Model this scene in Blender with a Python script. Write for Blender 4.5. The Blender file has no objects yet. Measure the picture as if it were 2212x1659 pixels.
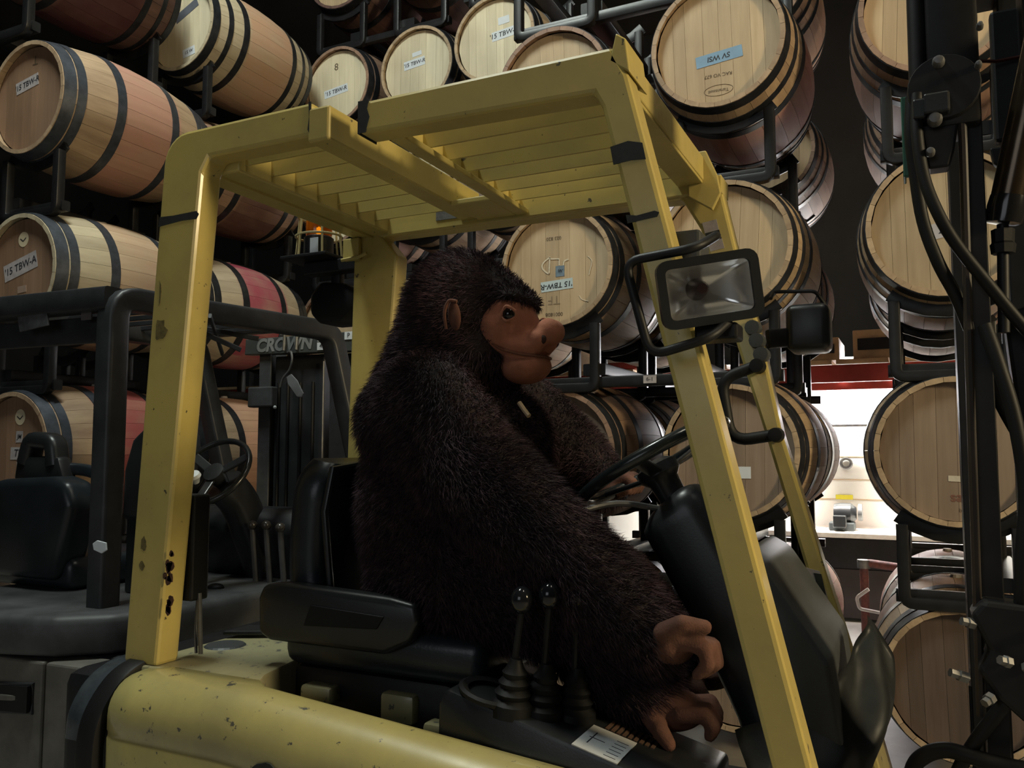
import bpy, bmesh, math, random
import numpy as np
from mathutils import Vector, Matrix

SC = bpy.context.scene
COL = SC.collection
rnd = random.Random(7)

# ------------------------------------------------------------------ camera
PITCH, YAW = math.radians(4.621), math.radians(25.723)
EYE = Vector((0, 0, 1.35))
fwd = Vector((-math.sin(YAW) * math.cos(PITCH), math.cos(YAW) * math.cos(PITCH), math.sin(PITCH)))
rgt = Vector((math.cos(YAW), math.sin(YAW), 0))
upv = rgt.cross(fwd)
cd = bpy.data.cameras.new('camera')
cam = bpy.data.objects.new('camera', cd)
COL.objects.link(cam)
cam.matrix_world = Matrix(((rgt.x, upv.x, -fwd.x, EYE.x), (rgt.y, upv.y, -fwd.y, EYE.y), (rgt.z, upv.z, -fwd.z, EYE.z), (0, 0, 0, 1)))
cd.sensor_width = 36
cd.lens = 36 * 1800 / 2212
cd.clip_start = 0.05
cd.clip_end = 100
SC.camera = cam

# ------------------------------------------------------------------ world, lamps, exposure
w = bpy.data.worlds.new('world')
SC.world = w
w.use_nodes = True
w.node_tree.nodes['Background'].inputs[0].default_value = (0.6, 0.7, 0.9, 1)
w.node_tree.nodes['Background'].inputs[1].default_value = 0.02
SC.view_settings.view_transform = 'Standard'
SC.view_settings.look = 'None'
SC.view_settings.gamma = 1
SC.view_settings.use_curve_mapping = False
SC.view_settings.exposure = 0.0


def area(name, loc, to, sx, sy, power, col, spread=math.pi):
    l = bpy.data.lights.new(name, 'AREA')
    l.shape = 'RECTANGLE'
    l.size, l.size_y, l.energy, l.color, l.spread = sx, sy, power, col, spread
    o = bpy.data.objects.new(name, l)
    COL.objects.link(o)
    o.location = loc
    o.rotation_euler = (Vector(to) - Vector(loc)).to_track_quat('-Z', 'Y').to_euler()
    return o


# high-bay lamps over the aisle, a warm lamp low at the far right end, the bench lamp behind the stacks, plus an added soft fill far behind the camera
area('highbay_left', (-2.5, 1.4, 6.3), (-2.5, 2.6, 0.0), 0.5, 1.3, 185, (0.92, 1.0, 0.92))
area('highbay_right', (0.9, 1.3, 6.2), (0.2, 2.8, 0.5), 0.5, 1.3, 36, (1.0, 0.93, 0.76))
area('lamp_far_right', (4.2, 1.15, 3.0), (-1.4, 1.9, 1.5), 0.4, 0.9, 190, (1.0, 0.80, 0.48))
area('bench_lamp', (-0.55, 7.22, 1.95), (-0.3, 3.6, 1.4), 1.1, 0.5, 110, (0.96, 0.97, 1.0))
area('bench_wash', (-0.5, 6.9, 2.6), (-0.5, 8.0, 1.0), 2.4, 0.3, 300, (1.0, 0.97, 0.9), 1.5)
area('camera_fill', (-1.5, -4.8, 2.6), (-1.5, 3.0, 1.9), 3.0, 2.2, 29, (0.9, 0.95, 1.0))


# ------------------------------------------------------------------ helpers
def link(o, parent=None):
    COL.objects.link(o)
    if parent is not None:
        o.parent = parent
    return o


def rootloc(o):
    while o.parent is not None:
        o = o.parent
    return o.location


def thing(name, label, cat, loc=(0, 0, 0), group=None):
    o = bpy.data.objects.new(name, None)
    link(o)
    o.empty_display_size = 0.1
    o.location = loc
    o['label'], o['category'] = label, cat
    if group:
        o['group'] = group
    return o


def tag(o, label, cat, group=None):
    o['label'], o['category'] = label, cat
    if group:
        o['group'] = group
    return o


def obj(name, bm, mat, parent=None, smooth=False, loc=None, label=None, kind=None):
    """bm holds world coordinates; the mesh is stored relative to its thing's base."""
    me = bpy.data.meshes.new(name)
    if isinstance(bm, bmesh.types.BMesh):
        bmesh.ops.recalc_face_normals(bm, faces=bm.faces[:])
        bm.to_mesh(me)
        bm.free()
    else:
        me = bm
        me.name = name
    base = rootloc(parent) if parent is not None else Vector(loc if loc is not None else (0, 0, 0))
    if base.length > 0:
        me.transform(Matrix.Translation(-Vector(base)))
    me.materials.append(mat)
    if smooth:
        me.polygons.foreach_set('use_smooth', [True] * len(me.polygons))
        if smooth != 'all':
            try:
                me.set_sharp_from_angle(angle=math.radians(40))
            except Exception:
                pass
    o = bpy.data.objects.new(name, me)
    link(o, parent)
    if parent is None:
        o.location = base
    if label:
        o['label'] = label
    if kind:
        o['kind'] = kind
    return o


def struct(name, bm, mat, parent=None, smooth=False):
    o = obj(name, bm, mat, parent, smooth)
    if parent is None:
        o['kind'] = 'structure'
    return o


def NB():
    return bmesh.new()


def bevel(bm, off, seg=2, verts=None):
    if off > 0:
        es = [e for e in bm.edges if len(e.link_faces) == 2 and e.calc_face_angle(0) > 0.35] if verts is None else \
             [e for e in bm.edges if e.verts[0] in verts and e.verts[1] in verts and len(e.link_faces) == 2 and e.calc_face_angle(0) > 0.35]
        bmesh.ops.bevel(bm, geom=es, offset=off, offset_type='OFFSET', segments=seg, profile=0.5, affect='EDGES', clamp_overlap=True)


def box(bm, x0, x1, y0, y1, z0, z1, bev=0.0, seg=2, M=None):
    b = bmesh.new()
    vs = [b.verts.new((x, y, z)) for x in (x0, x1) for y in (y0, y1) for z in (z0, z1)]
    for f in ((0, 1, 3, 2), (4, 6, 7, 5), (0, 4, 5, 1), (2, 3, 7, 6), (0, 2, 6, 4), (1, 5, 7, 3)):
        b.faces.new([vs[i] for i in f])
    bmesh.ops.recalc_face_normals(b, faces=b.faces[:])
    bevel(b, bev, seg)
    if M is not None:
        bmesh.ops.transform(b, matrix=M, verts=b.verts[:])
    join(bm, b)
    return bm


def join(bm, b):
    me = bpy.data.meshes.new('tmp')
    b.to_mesh(me)
    b.free()
    bm.from_mesh(me)
    bpy.data.meshes.remove(me)


def prism(bm, poly, axis, a, b_, bev=0.0, seg=2):
    """poly: 2D points in the plane normal to axis; 'Y' -> (x,z), 'X' -> (y,z), 'Z' -> (x,y)"""
    def p3(p, t):
        return {'Y': (p[0], t, p[1]), 'X': (t, p[0], p[1]), 'Z': (p[0], p[1], t)}[axis]
    b = bmesh.new()
    A = [b.verts.new(p3(p, a)) for p in poly]
    B = [b.verts.new(p3(p, b_)) for p in poly]
    b.faces.new(A)
    b.faces.new(B[::-1])
    n = len(poly)
    for i in range(n):
        j = (i + 1) % n
        b.faces.new((A[i], B[i], B[j], A[j]))
    bmesh.ops.recalc_face_normals(b, faces=b.faces[:])
    bevel(b, bev, seg)
    join(bm, b)
    return bm


def fillet(pts, r, n=5):
    pts = [Vector(p) for p in pts]
    out = [pts[0]]
    for i in range(1, len(pts) - 1):
        a, b, c = pts[i - 1], pts[i], pts[i + 1]
        u, v = (a - b), (c - b)
        rr = min(r, u.length * 0.45, v.length * 0.45)
        p0, p1 = b + u.normalized() * rr, b + v.normalized() * rr
        for k in range(n + 1):
            t = k / n
            out.append((1 - t) ** 2 * p0 + 2 * t * (1 - t) * b + t * t * p1)
    out.append(pts[-1])
    return out


def spline(pts, n=6):
    P = [Vector(p) for p in pts]
    P = [P[0] * 2 - P[1]] + P + [P[-1] * 2 - P[-2]]
    out = []
    for i in range(1, len(P) - 2):
        for k in range(n):
            t = k / n
            a, b, c, d = P[i - 1], P[i], P[i + 1], P[i + 2]
            out.append(0.5 * ((2 * b) + (c - a) * t + (2 * a - 5 * b + 4 * c - d) * t * t + (3 * b - a - 3 * c + d) * t ** 3))
    out.append(P[-2])
    return out


def sweep(bm, pts, prof, up=(0, 0, 1), closed=False, scale=None):
    """extrude a 2D profile (side, up) along a path"""
    pts = [Vector(p) for p in pts]
    n = len(pts)
    up = Vector(up)
    rings = []
    side_prev = None
    for i in range(n):
        if closed:
            t = (pts[(i + 1) % n] - pts[i - 1]).normalized()
        else:
            t = (pts[min(i + 1, n - 1)] - pts[max(i - 1, 0)]).normalized()
        s = t.cross(up)
        if s.length < 1e-3:
            s = side_prev if side_prev is not None else t.cross(Vector((0.3, 1, 0.2)))
        s.normalize()
        if side_prev is not None and s.dot(side_prev) < 0 and abs(s.dot(side_prev)) > 0.2:
            s = -s
        side_prev = s
        uu = s.cross(t)
        k = scale[i] if scale else 1.0
        rings.append([bm.verts.new(pts[i] + s * (p[0] * k) + uu * (p[1] * k)) for p in prof])
    m = len(prof)
    for i in range(n if closed else n - 1):
        A, B = rings[i], rings[(i + 1) % n]
        for j in range(m):
            bm.faces.new((A[j], A[(j + 1) % m], B[(j + 1) % m], B[j]))
    if not closed:
        bm.faces.new(rings[0][::-1])
        bm.faces.new(rings[-1])
    return bm


def circ(r, n=10):
    return [(r * math.cos(2 * math.pi * i / n), r * math.sin(2 * math.pi * i / n)) for i in range(n)]


def rrect(w_, h, r=0.006, n=2):
    out = []
    for cx, cy, a0 in ((w_ / 2 - r, h / 2 - r, 0), (-w_ / 2 + r, h / 2 - r, 90), (-w_ / 2 + r, -h / 2 + r, 180), (w_ / 2 - r, -h / 2 + r, 270)):
        for k in range(n + 1):
            a = math.radians(a0 + 90 * k / n)
            out.append((cx + r * math.cos(a), cy + r * math.sin(a)))
    return out


def tube(bm, pts, r, n=10, closed=False, up=None):
    """round tube with a rotation minimising frame"""
    pts = [Vector(p) for p in pts]
    N = len(pts)
    T = []
    for i in range(N):
        if closed:
            T.append((pts[(i + 1) % N] - pts[i - 1]).normalized())
        else:
            T.append((pts[min(i + 1, N - 1)] - pts[max(i - 1, 0)]).normalized())
    s = T[0].cross(Vector((0.31, 0.17, 0.93)))
    s.normalize()
    rings = []
    for i in range(N):
        s = (s - T[i] * s.dot(T[i])).normalized()
        u = T[i].cross(s)
        rr = r[i] if isinstance(r, (list, tuple)) else r
        rings.append([bm.verts.new(pts[i] + s * rr * math.cos(2 * math.pi * k / n) + u * rr * math.sin(2 * math.pi * k / n)) for k in range(n)])
    for i in range(N if closed else N - 1):
        A, B = rings[i], rings[(i + 1) % N]
        for k in range(n):
            bm.faces.new((A[k], A[(k + 1) % n], B[(k + 1) % n], B[k]))
    if not closed:
        bm.faces.new(rings[0][::-1])
        bm.faces.new(rings[-1])
    return bm


def bar(bm, p0, p1, w_, h, r=0.006, up=(0, 0, 1)):
    return sweep(bm, [p0, p1], rrect(w_, h, r), up)


def lathe(bm, prof, c, axis=(0, 0, 1), n=20, arc=1.0):
    """prof: (radius, height) list; axis through c"""
    q = Vector((0, 0, 1)).rotation_difference(Vector(axis)).to_matrix()
    c = Vector(c)
    rings = []
    for r, h in prof:
        if r < 1e-6:
            rings.append([bm.verts.new(c + q @ Vector((0, 0, h)))])
        else:
            rings.append([bm.verts.new(c + q @ Vector((r * math.cos(2 * math.pi * k / n), r * math.sin(2 * math.pi * k / n), h))) for k in range(n)])
    for A, B in zip(rings[:-1], rings[1:]):
        for k in range(n):
            k2 = (k + 1) % n
            if len(A) == 1 and len(B) == 1:
                continue
            if len(A) == 1:
                bm.faces.new((A[0], B[k2], B[k]))
            elif len(B) == 1:
                bm.faces.new((A[k], A[k2], B[0]))
            else:
                bm.faces.new((A[k], A[k2], B[k2], B[k]))
    return bm


def ball(bm, c, rx, ry=None, rz=None, M=None, sub=2):
    b = bmesh.new()
    bmesh.ops.create_icosphere(b, subdivisions=sub, radius=1)
    ry = ry or rx
    rz = rz or rx
    S = Matrix.Diagonal((rx, ry, rz, 1))
    if M is not None:
        S = M @ S
    bmesh.ops.transform(b, matrix=Matrix.Translation(c) @ S, verts=b.verts[:])
    join(bm, b)
    return bm


def limb(bm, pts, rs, n=14):
    """tapered capsule chain"""
    for i in range(len(pts) - 1):
        a, b = Vector(pts[i]), Vector(pts[i + 1])
        steps = 7
        for k in range(steps + (1 if i == len(pts) - 2 else 0)):
            t = k / steps
            ball(bm, a.lerp(b, t), rs[i] * (1 - t) + rs[i + 1] * t, sub=2)
    return bm


def remesh(bm, voxel, smooth_it=6):
    """fuse overlapping lumps into one continuous skin"""
    me = bpy.data.meshes.new('tmp')
    bm.to_mesh(me)
    bm.free()
    o = bpy.data.objects.new('tmp', me)
    COL.objects.link(o)
    m = o.modifiers.new('r', 'REMESH')
    m.mode = 'VOXEL'
    m.voxel_size = voxel
    s = o.modifiers.new('s', 'SMOOTH')
    s.iterations = smooth_it
    s.factor = 0.5
    dg = bpy.context.evaluated_depsgraph_get()
    out = bpy.data.meshes.new_from_object(o.evaluated_get(dg))
    bpy.data.objects.remove(o)
    bpy.data.meshes.remove(me)
    return out


# ------------------------------------------------------------------ materials
def new_mat(name):
    m = bpy.data.materials.new(name)
    m.use_nodes = True
    nt = m.node_tree
    b = nt.nodes['Principled BSDF']
    return m, nt, b


def nd(nt, kind, **kw):
    n = nt.nodes.new(kind)
    for k, v in kw.items():
        if k.startswith('i_'):
            key = k[2:].replace('_', ' ')
            n.inputs[key].default_value = v
        else:
            setattr(n, k, v)
    return n


def ramp(nt, stops):
    r = nt.nodes.new('ShaderNodeValToRGB')
    e = r.color_ramp.elements
    while len(e) < len(stops):
        e.new(0.5)
    for el, (p, c) in zip(e, stops):
        el.position = p
        el.color = (*c, 1) if len(c) == 3 else c
    return r


def mix(nt, fac, a, b, mode='MIX'):
    m = nt.nodes.new('ShaderNodeMix')
    m.data_type = 'RGBA'
    m.blend_type = mode
    for sock, v in ((m.inputs[0], fac), (m.inputs[6], a), (m.inputs[7], b)):
        if hasattr(v, 'is_output') or isinstance(v, bpy.types.NodeSocket):
            nt.links.new(v, sock)
        elif isinstance(v, (int, float)):
            sock.default_value = v
        else:
            sock.default_value = (*v, 1)
    return m.outputs[2]


def plain(name, col, rough=0.5, metal=0.0, var=0.25, scale=9.0, bump=0.0, bscale=60, coat=0.0, col2=None, spec=None):
    """base colour broken up by noise, optional bump"""
    m, nt, b = new_mat(name)
    tc = nd(nt, 'ShaderNodeTexCoord')
    n = nd(nt, 'ShaderNodeTexNoise', i_Scale=scale, i_Detail=6.0, i_Roughness=0.6)
    nt.links.new(tc.outputs['Object'], n.inputs['Vector'])
    c2 = col2 if col2 else tuple(c * (1 - var) for c in col)
    r = ramp(nt, [(0.35, c2), (0.65, col)])
    nt.links.new(n.outputs['Fac'], r.inputs[0])
    nt.links.new(r.outputs[0], b.inputs['Base Color'])
    b.inputs['Roughness'].default_value = rough
    b.inputs['Metallic'].default_value = metal
    if spec is not None:
        b.inputs['Specular IOR Level'].default_value = spec
    if coat:
        b.inputs['Coat Weight'].default_value = coat
        b.inputs['Coat Roughness'].default_value = 0.15
    if bump:
        n2 = nd(nt, 'ShaderNodeTexNoise', i_Scale=bscale, i_Detail=4.0)
        nt.links.new(tc.outputs['Object'], n2.inputs['Vector'])
        bp = nd(nt, 'ShaderNodeBump', i_Strength=bump, i_Distance=0.004)
        nt.links.new(n2.outputs['Fac'], bp.inputs['Height'])
        nt.links.new(bp.outputs[0], b.inputs['Normal'])
    return m


def emit(name, col, s):
    m, nt, b = new_mat(name)
    b.inputs['Base Color'].default_value = (*col, 1)
    b.inputs['Emission Color'].default_value = (*col, 1)
    b.inputs['Emission Strength'].default_value = s
    return m


def yellow_paint(name, base=(0.57, 0.455, 0.14), dirt=(0.10, 0.085, 0.05), amount=0.52, chips=0.68, coat=0.2, crough=0.16):
    m, nt, b = new_mat(name)
    tc = nd(nt, 'ShaderNodeTexCoord')
    big = nd(nt, 'ShaderNodeTexNoise', i_Scale=3.2, i_Detail=8.0, i_Roughness=0.65)
    fine = nd(nt, 'ShaderNodeTexNoise', i_Scale=38.0, i_Detail=5.0, i_Roughness=0.6)
    for n in (big, fine):
        nt.links.new(tc.outputs['Object'], n.inputs['Vector'])
    r1 = ramp(nt, [(amount - 0.16, (0, 0, 0)), (amount + 0.30, (1, 1, 1))])
    nt.links.new(big.outputs['Fac'], r1.inputs[0])
    grime = tuple(x * 0.55 + y * 0.45 for x, y in zip(base, dirt))
    c = mix(nt, r1.outputs[0], base, grime)
    r2 = ramp(nt, [(chips, (0, 0, 0)), (chips + 0.03, (1, 1, 1))])
    nt.links.new(fine.outputs['Fac'], r2.inputs[0])
    c = mix(nt, r2.outputs[0], c, dirt)
    nt.links.new(c, b.inputs['Base Color'])
    b.inputs['Coat Weight'].default_value = coat
    b.inputs['Coat Roughness'].default_value = crough
    rr = ramp(nt, [(0.3, (0.28,) * 3), (0.7, (0.5,) * 3)])
    nt.links.new(big.outputs['Fac'], rr.inputs[0])
    nt.links.new(rr.outputs[0], b.inputs['Roughness'])
    bp = nd(nt, 'ShaderNodeBump', i_Strength=0.12, i_Distance=0.002)
    nt.links.new(fine.outputs['Fac'], bp.inputs['Height'])
    nt.links.new(bp.outputs[0], b.inputs['Normal'])
    return m


def oak_stave(name, base, base2):
    """weathered oak; the object's colour is a wine stain (alpha = strength) over the bulge, staves differ by random value"""
    m, nt, b = new_mat(name)
    tc = nd(nt, 'ShaderNodeTexCoord')
    oi = nd(nt, 'ShaderNodeObjectInfo')
    mp = nd(nt, 'ShaderNodeMapping')
    mp.inputs['Scale'].default_value = (26, 2.2, 26)
    nt.links.new(tc.outputs['Object'], mp.inputs[0])
    gr = nd(nt, 'ShaderNodeTexNoise', noise_dimensions='4D', i_Scale=1.0, i_Detail=6.0, i_Roughness=0.6)
    nt.links.new(mp.outputs[0], gr.inputs['Vector'])
    sc = nd(nt, 'ShaderNodeMath', operation='MULTIPLY')
    sc.inputs[1].default_value = 37.0
    nt.links.new(oi.outputs['Random'], sc.inputs[0])
    nt.links.new(sc.outputs[0], gr.inputs['W'])
    r = ramp(nt, [(0.3, base2), (0.7, base)])
    nt.links.new(gr.outputs['Fac'], r.inputs[0])
    tone = nd(nt, 'ShaderNodeMapRange')
    tone.inputs[3].default_value = 0.80
    tone.inputs[4].default_value = 1.12
    nt.links.new(oi.outputs['Random'], tone.inputs[0])
    c = mix(nt, 1.0, r.outputs[0], tone.outputs[0], 'MULTIPLY')
    # stain between the two bilge hoops, bleeding a little beyond
    sep = nd(nt, 'ShaderNodeSeparateXYZ')
    nt.links.new(tc.outputs['Object'], sep.inputs[0])
    d = nd(nt, 'ShaderNodeMath', operation='SUBTRACT')
    d.inputs[1].default_value = 0.475
    nt.links.new(sep.outputs['Y'], d.inputs[0])
    ab = nd(nt, 'ShaderNodeMath', operation='ABSOLUTE')
    nt.links.new(d.outputs[0], ab.inputs[0])
    st = nd(nt, 'ShaderNodeMapRange', interpolation_type='SMOOTHSTEP')
    st.inputs[1].default_value = 0.22
    st.inputs[2].default_value = 0.18
    st.inputs[3].default_value = 0.12
    st.inputs[4].default_value = 1.0
    nt.links.new(ab.outputs[0], st.inputs[0])
    blot = nd(nt, 'ShaderNodeTexNoise', noise_dimensions='4D', i_Scale=5.0, i_Detail=5.0)
    nt.links.new(tc.outputs['Object'], blot.inputs['Vector'])
    nt.links.new(sc.outputs[0], blot.inputs['W'])
    br = ramp(nt, [(0.25, (0.45,) * 3), (0.6, (1, 1, 1))])
    nt.links.new(blot.outputs['Fac'], br.inputs[0])
    f1 = nd(nt, 'ShaderNodeMath', operation='MULTIPLY')
    nt.links.new(st.outputs[0], f1.inputs[0])
    nt.links.new(br.outputs[0], f1.inputs[1])
    f2 = nd(nt, 'ShaderNodeMath', operation='MULTIPLY')
    nt.links.new(f1.outputs[0], f2.inputs[0])
    nt.links.new(oi.outputs['Alpha'], f2.inputs[1])
    c = mix(nt, f2.outputs[0], c, oi.outputs['Color'])
    nt.links.new(c, b.inputs['Base Color'])
    b.inputs['Roughness'].default_value = 0.62
    bp = nd(nt, 'ShaderNodeBump', i_Strength=0.25, i_Distance=0.003)
    nt.links.new(gr.outputs['Fac'], bp.inputs['Height'])
    nt.links.new(bp.outputs[0], b.inputs['Normal'])
    return m


def oak_head(name, base, base2):
    m, nt, b = new_mat(name)
    tc = nd(nt, 'ShaderNodeTexCoord')
    oi = nd(nt, 'ShaderNodeObjectInfo')
    mp = nd(nt, 'ShaderNodeMapping')
    mp.inputs['Scale'].default_value = (42, 42, 3.0)
    nt.links.new(tc.outputs['Object'], mp.inputs[0])
    gr = nd(nt, 'ShaderNodeTexNoise', noise_dimensions='4D', i_Scale=1.0, i_Detail=6.0, i_Roughness=0.6)
    nt.links.new(mp.outputs[0], gr.inputs['Vector'])
    sc = nd(nt, 'ShaderNodeMath', operation='MULTIPLY')
    sc.inputs[1].default_value = 51.0
    nt.links.new(oi.outputs['Random'], sc.inputs[0])
    nt.links.new(sc.outputs[0], gr.inputs['W'])
    r = ramp(nt, [(0.3, base2), (0.7, base)])
    nt.links.new(gr.outputs['Fac'], r.inputs[0])
    tone = nd(nt, 'ShaderNodeMapRange')
    tone.inputs[3].default_value = 0.86
    tone.inputs[4].default_value = 1.10
    nt.links.new(oi.outputs['Random'], tone.inputs[0])
    c = mix(nt, 1.0, r.outputs[0], tone.outputs[0], 'MULTIPLY')
    big = nd(nt, 'ShaderNodeTexNoise', noise_dimensions='4D', i_Scale=3.0, i_Detail=3.0)
    nt.links.new(tc.outputs['Object'], big.inputs['Vector'])
    br = ramp(nt, [(0.3, (0.82, 0.80, 0.78)), (0.65, (1, 1, 1))])
    nt.links.new(big.outputs['Fac'], br.inputs[0])
    c = mix(nt, 1.0, c, br.outputs[0], 'MULTIPLY')
    nt.links.new(c, b.inputs['Base Color'])
    b.inputs['Roughness'].default_value = 0.6
    return m


MAT = {}
MAT['yellow'] = yellow_paint('yellow_paint')
MAT['yellow_body'] = yellow_paint('yellow_body_paint', base=(0.54, 0.46, 0.16), dirt=(0.085, 0.08, 0.06), amount=0.34, chips=0.64, coat=0.8, crough=0.07)
MAT['yellow_deck'] = yellow_paint('yellow_deck_worn', base=(0.46, 0.42, 0.22), dirt=(0.12, 0.12, 0.10), amount=0.34, chips=0.62)
MAT['tape'] = plain('black_tape', (0.022, 0.026, 0.024), 0.7, var=0.5, scale=40)
MAT['black_paint'] = plain('black_paint', (0.010, 0.0105, 0.012), 0.5, var=0.4, scale=20, bump=0.05, spec=0.3)
MAT['rack'] = plain('rack_steel', (0.015, 0.0155, 0.017), 0.40, metal=0.2, var=0.45, scale=14, bump=0.08)
MAT['rubber'] = plain('rubber', (0.008, 0.0085, 0.009), 0.55, var=0.3, bump=0.05, spec=0.25)
MAT['black_plastic'] = plain('black_plastic', (0.018, 0.020, 0.022), 0.35, var=0.3, bump=0.04, bscale=220)
MAT['grey_plastic'] = plain('grey_plastic', (0.048, 0.054, 0.056), 0.5, var=0.25, bump=0.06, bscale=200)
MAT['vinyl'] = plain('seat_vinyl', (0.020, 0.026, 0.032), 0.33, var=0.3, bump=0.08, bscale=160)
MAT['steel'] = plain('bare_steel', (0.50, 0.50, 0.48), 0.35, metal=0.9, var=0.3, scale=30)
MAT['dull_steel'] = plain('dull_steel', (0.20, 0.20, 0.20), 0.5, metal=0.7, var=0.35, scale=20)
MAT['hoop'] = plain('hoop_iron', (0.036, 0.039, 0.046), 0.40, metal=0.55, var=0.45, scale=26, bump=0.05)
MAT['hoop_blue'] = plain('hoop_galvanised', (0.075, 0.085, 0.105), 0.42, metal=0.55, var=0.4, scale=22, bump=0.05)
MAT['paper'] = plain('paper', (0.62, 0.66, 0.70), 0.7, var=0.08, scale=14)
MAT['paper_dull'] = plain('worn_paper', (0.42, 0.38, 0.38), 0.7, var=0.25, scale=30)
MAT['bluetape'] = plain('blue_masking_tape', (0.20, 0.34, 0.50), 0.65, var=0.12, scale=20)
MAT['ink'] = plain('marker_ink', (0.02, 0.022, 0.03), 0.6, var=0.1)
MAT['brand_ink'] = plain('burnt_print', (0.10, 0.065, 0.035), 0.7, var=0.3, scale=60)
MAT['chalk'] = plain('chalk', (0.66, 0.58, 0.44), 0.8, var=0.2, scale=90)
MAT['green'] = plain('green_paint', (0.02, 0.12, 0.075), 0.5, var=0.3)
MAT['floor'] = plain('concrete', (0.36, 0.34, 0.31), 0.6, var=0.3, scale=2.5, bump=0.1, bscale=30)
MAT['wall'] = plain('dark_wall', (0.014, 0.013, 0.0135), 0.8, var=0.3, scale=2)
MAT['ceil'] = plain('dark_ceiling', (0.015, 0.015, 0.016), 0.85, var=0.3, scale=2)
MAT['bench_wall'] = plain('white_board', (0.86, 0.85, 0.80), 0.7, var=0.08, scale=3)
MAT['red'] = plain('red_beam_paint', (0.34, 0.035, 0.025), 0.45, var=0.3, scale=6)
MAT['wood_raw'] = plain('raw_board', (0.52, 0.36, 0.20), 0.7, var=0.3, scale=8)
MAT['crate'] = plain('cardboard', (0.42, 0.27, 0.13), 0.75, var=0.25, scale=6)

STAVE = {
    'tan': oak_stave('oak_tan', (0.46, 0.34, 0.21), (0.27, 0.19, 0.115)),
    'pale': oak_stave('oak_pale', (0.49, 0.43, 0.30), (0.33, 0.285, 0.19)),
    'brown': oak_stave('oak_brown', (0.33, 0.21, 0.14), (0.20, 0.125, 0.085)),
    'dark': oak_stave('oak_dark', (0.17, 0.095, 0.075), (0.085, 0.05, 0.042)),
}
HEAD = {
    'tan': oak_head('head_tan', (0.53, 0.40, 0.25), (0.42, 0.31, 0.185)),
    'pale': oak_head('head_pale', (0.72, 0.64, 0.46), (0.60, 0.52, 0.36)),
    'brown': oak_head('head_brown', (0.29, 0.175, 0.105), (0.22, 0.13, 0.08)),
    'buff': oak_head('head_buff', (0.40, 0.315, 0.205), (0.31, 0.24, 0.15)),
    'umber': oak_head('head_umber', (0.125, 0.088, 0.068), (0.085, 0.058, 0.046)),
    'rosy': oak_head('head_rosy', (0.275, 0.205, 0.15), (0.205, 0.148, 0.106)),
    'dark': oak_head('head_dark', (0.075, 0.045, 0.033), (0.045, 0.03, 0.022)),
}

# ------------------------------------------------------------------ room
b = NB(); box(b, -11, 7, -6, 10, -0.1, 0.0); struct('floor', b, MAT['floor'])
b = NB(); box(b, -11, 7, -6, 10, 6.6, 6.7); struct('ceiling', b, MAT['ceil'])
b = NB(); box(b, -11, 7, 9.9, 10, 0, 6.6); struct('wall_back', b, MAT['wall'])
b = NB(); box(b, -11, -10.9, -6, 9.9, 0, 6.6); struct('wall_left', b, MAT['wall'])
b = NB(); box(b, 6.9, 7, -6, 9.9, 0, 6.6); struct('wall_right', b, MAT['wall'])
b = NB(); box(b, -10.9, 6.9, -6, -5.9, 0, 6.6); struct('wall_front', b, MAT['wall'])

# ------------------------------------------------------------------ barrels
BL, RB, RH = 0.93, 0.345, 0.287
NST = 26


def rad(y):
    t = (y / BL) * 2 - 1
    return RH + (RB - RH) * (1 - abs(t) ** 2.1)


def make_stave():
    bm = NB()
    ha = math.pi / NST
    ns = 8
    ys = [BL * i / ns for i in range(ns + 1)]
    th = 0.020
    O, I = [], []
    for y in ys:
        R = rad(y)
        g = 0.0007 / R
        O.append([bm.verts.new(((R if a == 0 else R - 0.0009) * math.sin(a), y, (R if a == 0 else R - 0.0009) * math.cos(a))) for a in (-ha + g, 0, ha - g)])
        I.append([bm.verts.new(((R - th) * math.sin(a), y, (R - th) * math.cos(a))) for a in (-ha + g, ha - g)])
    fo = []
    for k in range(ns):
        for j in (0, 1):
            fo.append(bm.faces.new((O[k][j], O[k][j + 1], O[k + 1][j + 1], O[k + 1][j])))
        bm.faces.new((O[k][0], O[k + 1][0], I[k + 1][0], I[k][0]))
        bm.faces.new((O[k][2], I[k][1], I[k + 1][1], O[k + 1][2]))
    for k in (0, ns - 1):
        bm.faces.new((I[k][0], I[k + 1][0], I[k + 1][1], I[k][1]))
    bm.faces.new((O[0][0], I[0][0], I[0][1], O[0][2], O[0][1]))
    bm.faces.new((O[ns][0], O[ns][1], O[ns][2], I[ns][1], I[ns][0]))
    bmesh.ops.recalc_face_normals(bm, faces=bm.faces[:])
    for f in fo:
        f.smooth = True
    for e in bm.edges:
        if len(e.link_faces) == 2 and not (e.link_faces[0].smooth and e.link_faces[1].smooth):
            e.smooth = False
    me = bpy.data.meshes.new('stave')
    bm.to_mesh(me)
    bm.free()
    return me


def make_hoop(y0, y1):
    bm = NB()
    n = 52
    out = 0.0028
    prof = [(rad(y0) - 0.001, y0), (rad(y0) + out, y0), (rad(y1) + out, y1), (rad(y1) - 0.001, y1)]
    rings = [[bm.verts.new((r * math.sin(2 * math.pi * k / n), y, r * math.cos(2 * math.pi * k / n))) for k in range(n)] for r, y in prof]
    for a in range(3):
        for k in range(n):
            f = bm.faces.new((rings[a][k], rings[a][(k + 1) % n], rings[a + 1][(k + 1) % n], rings[a + 1][k]))
            f.smooth = a == 1
    for e in bm.edges:
        if len(e.link_faces) == 2 and e.link_faces[0].smooth != e.link_faces[1].smooth:
            e.smooth = False
    bmesh.ops.recalc_face_normals(bm, faces=bm.faces[:])
    me = bpy.data.meshes.new('hoop')
    bm.to_mesh(me)
    bm.free()
    return me


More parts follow.
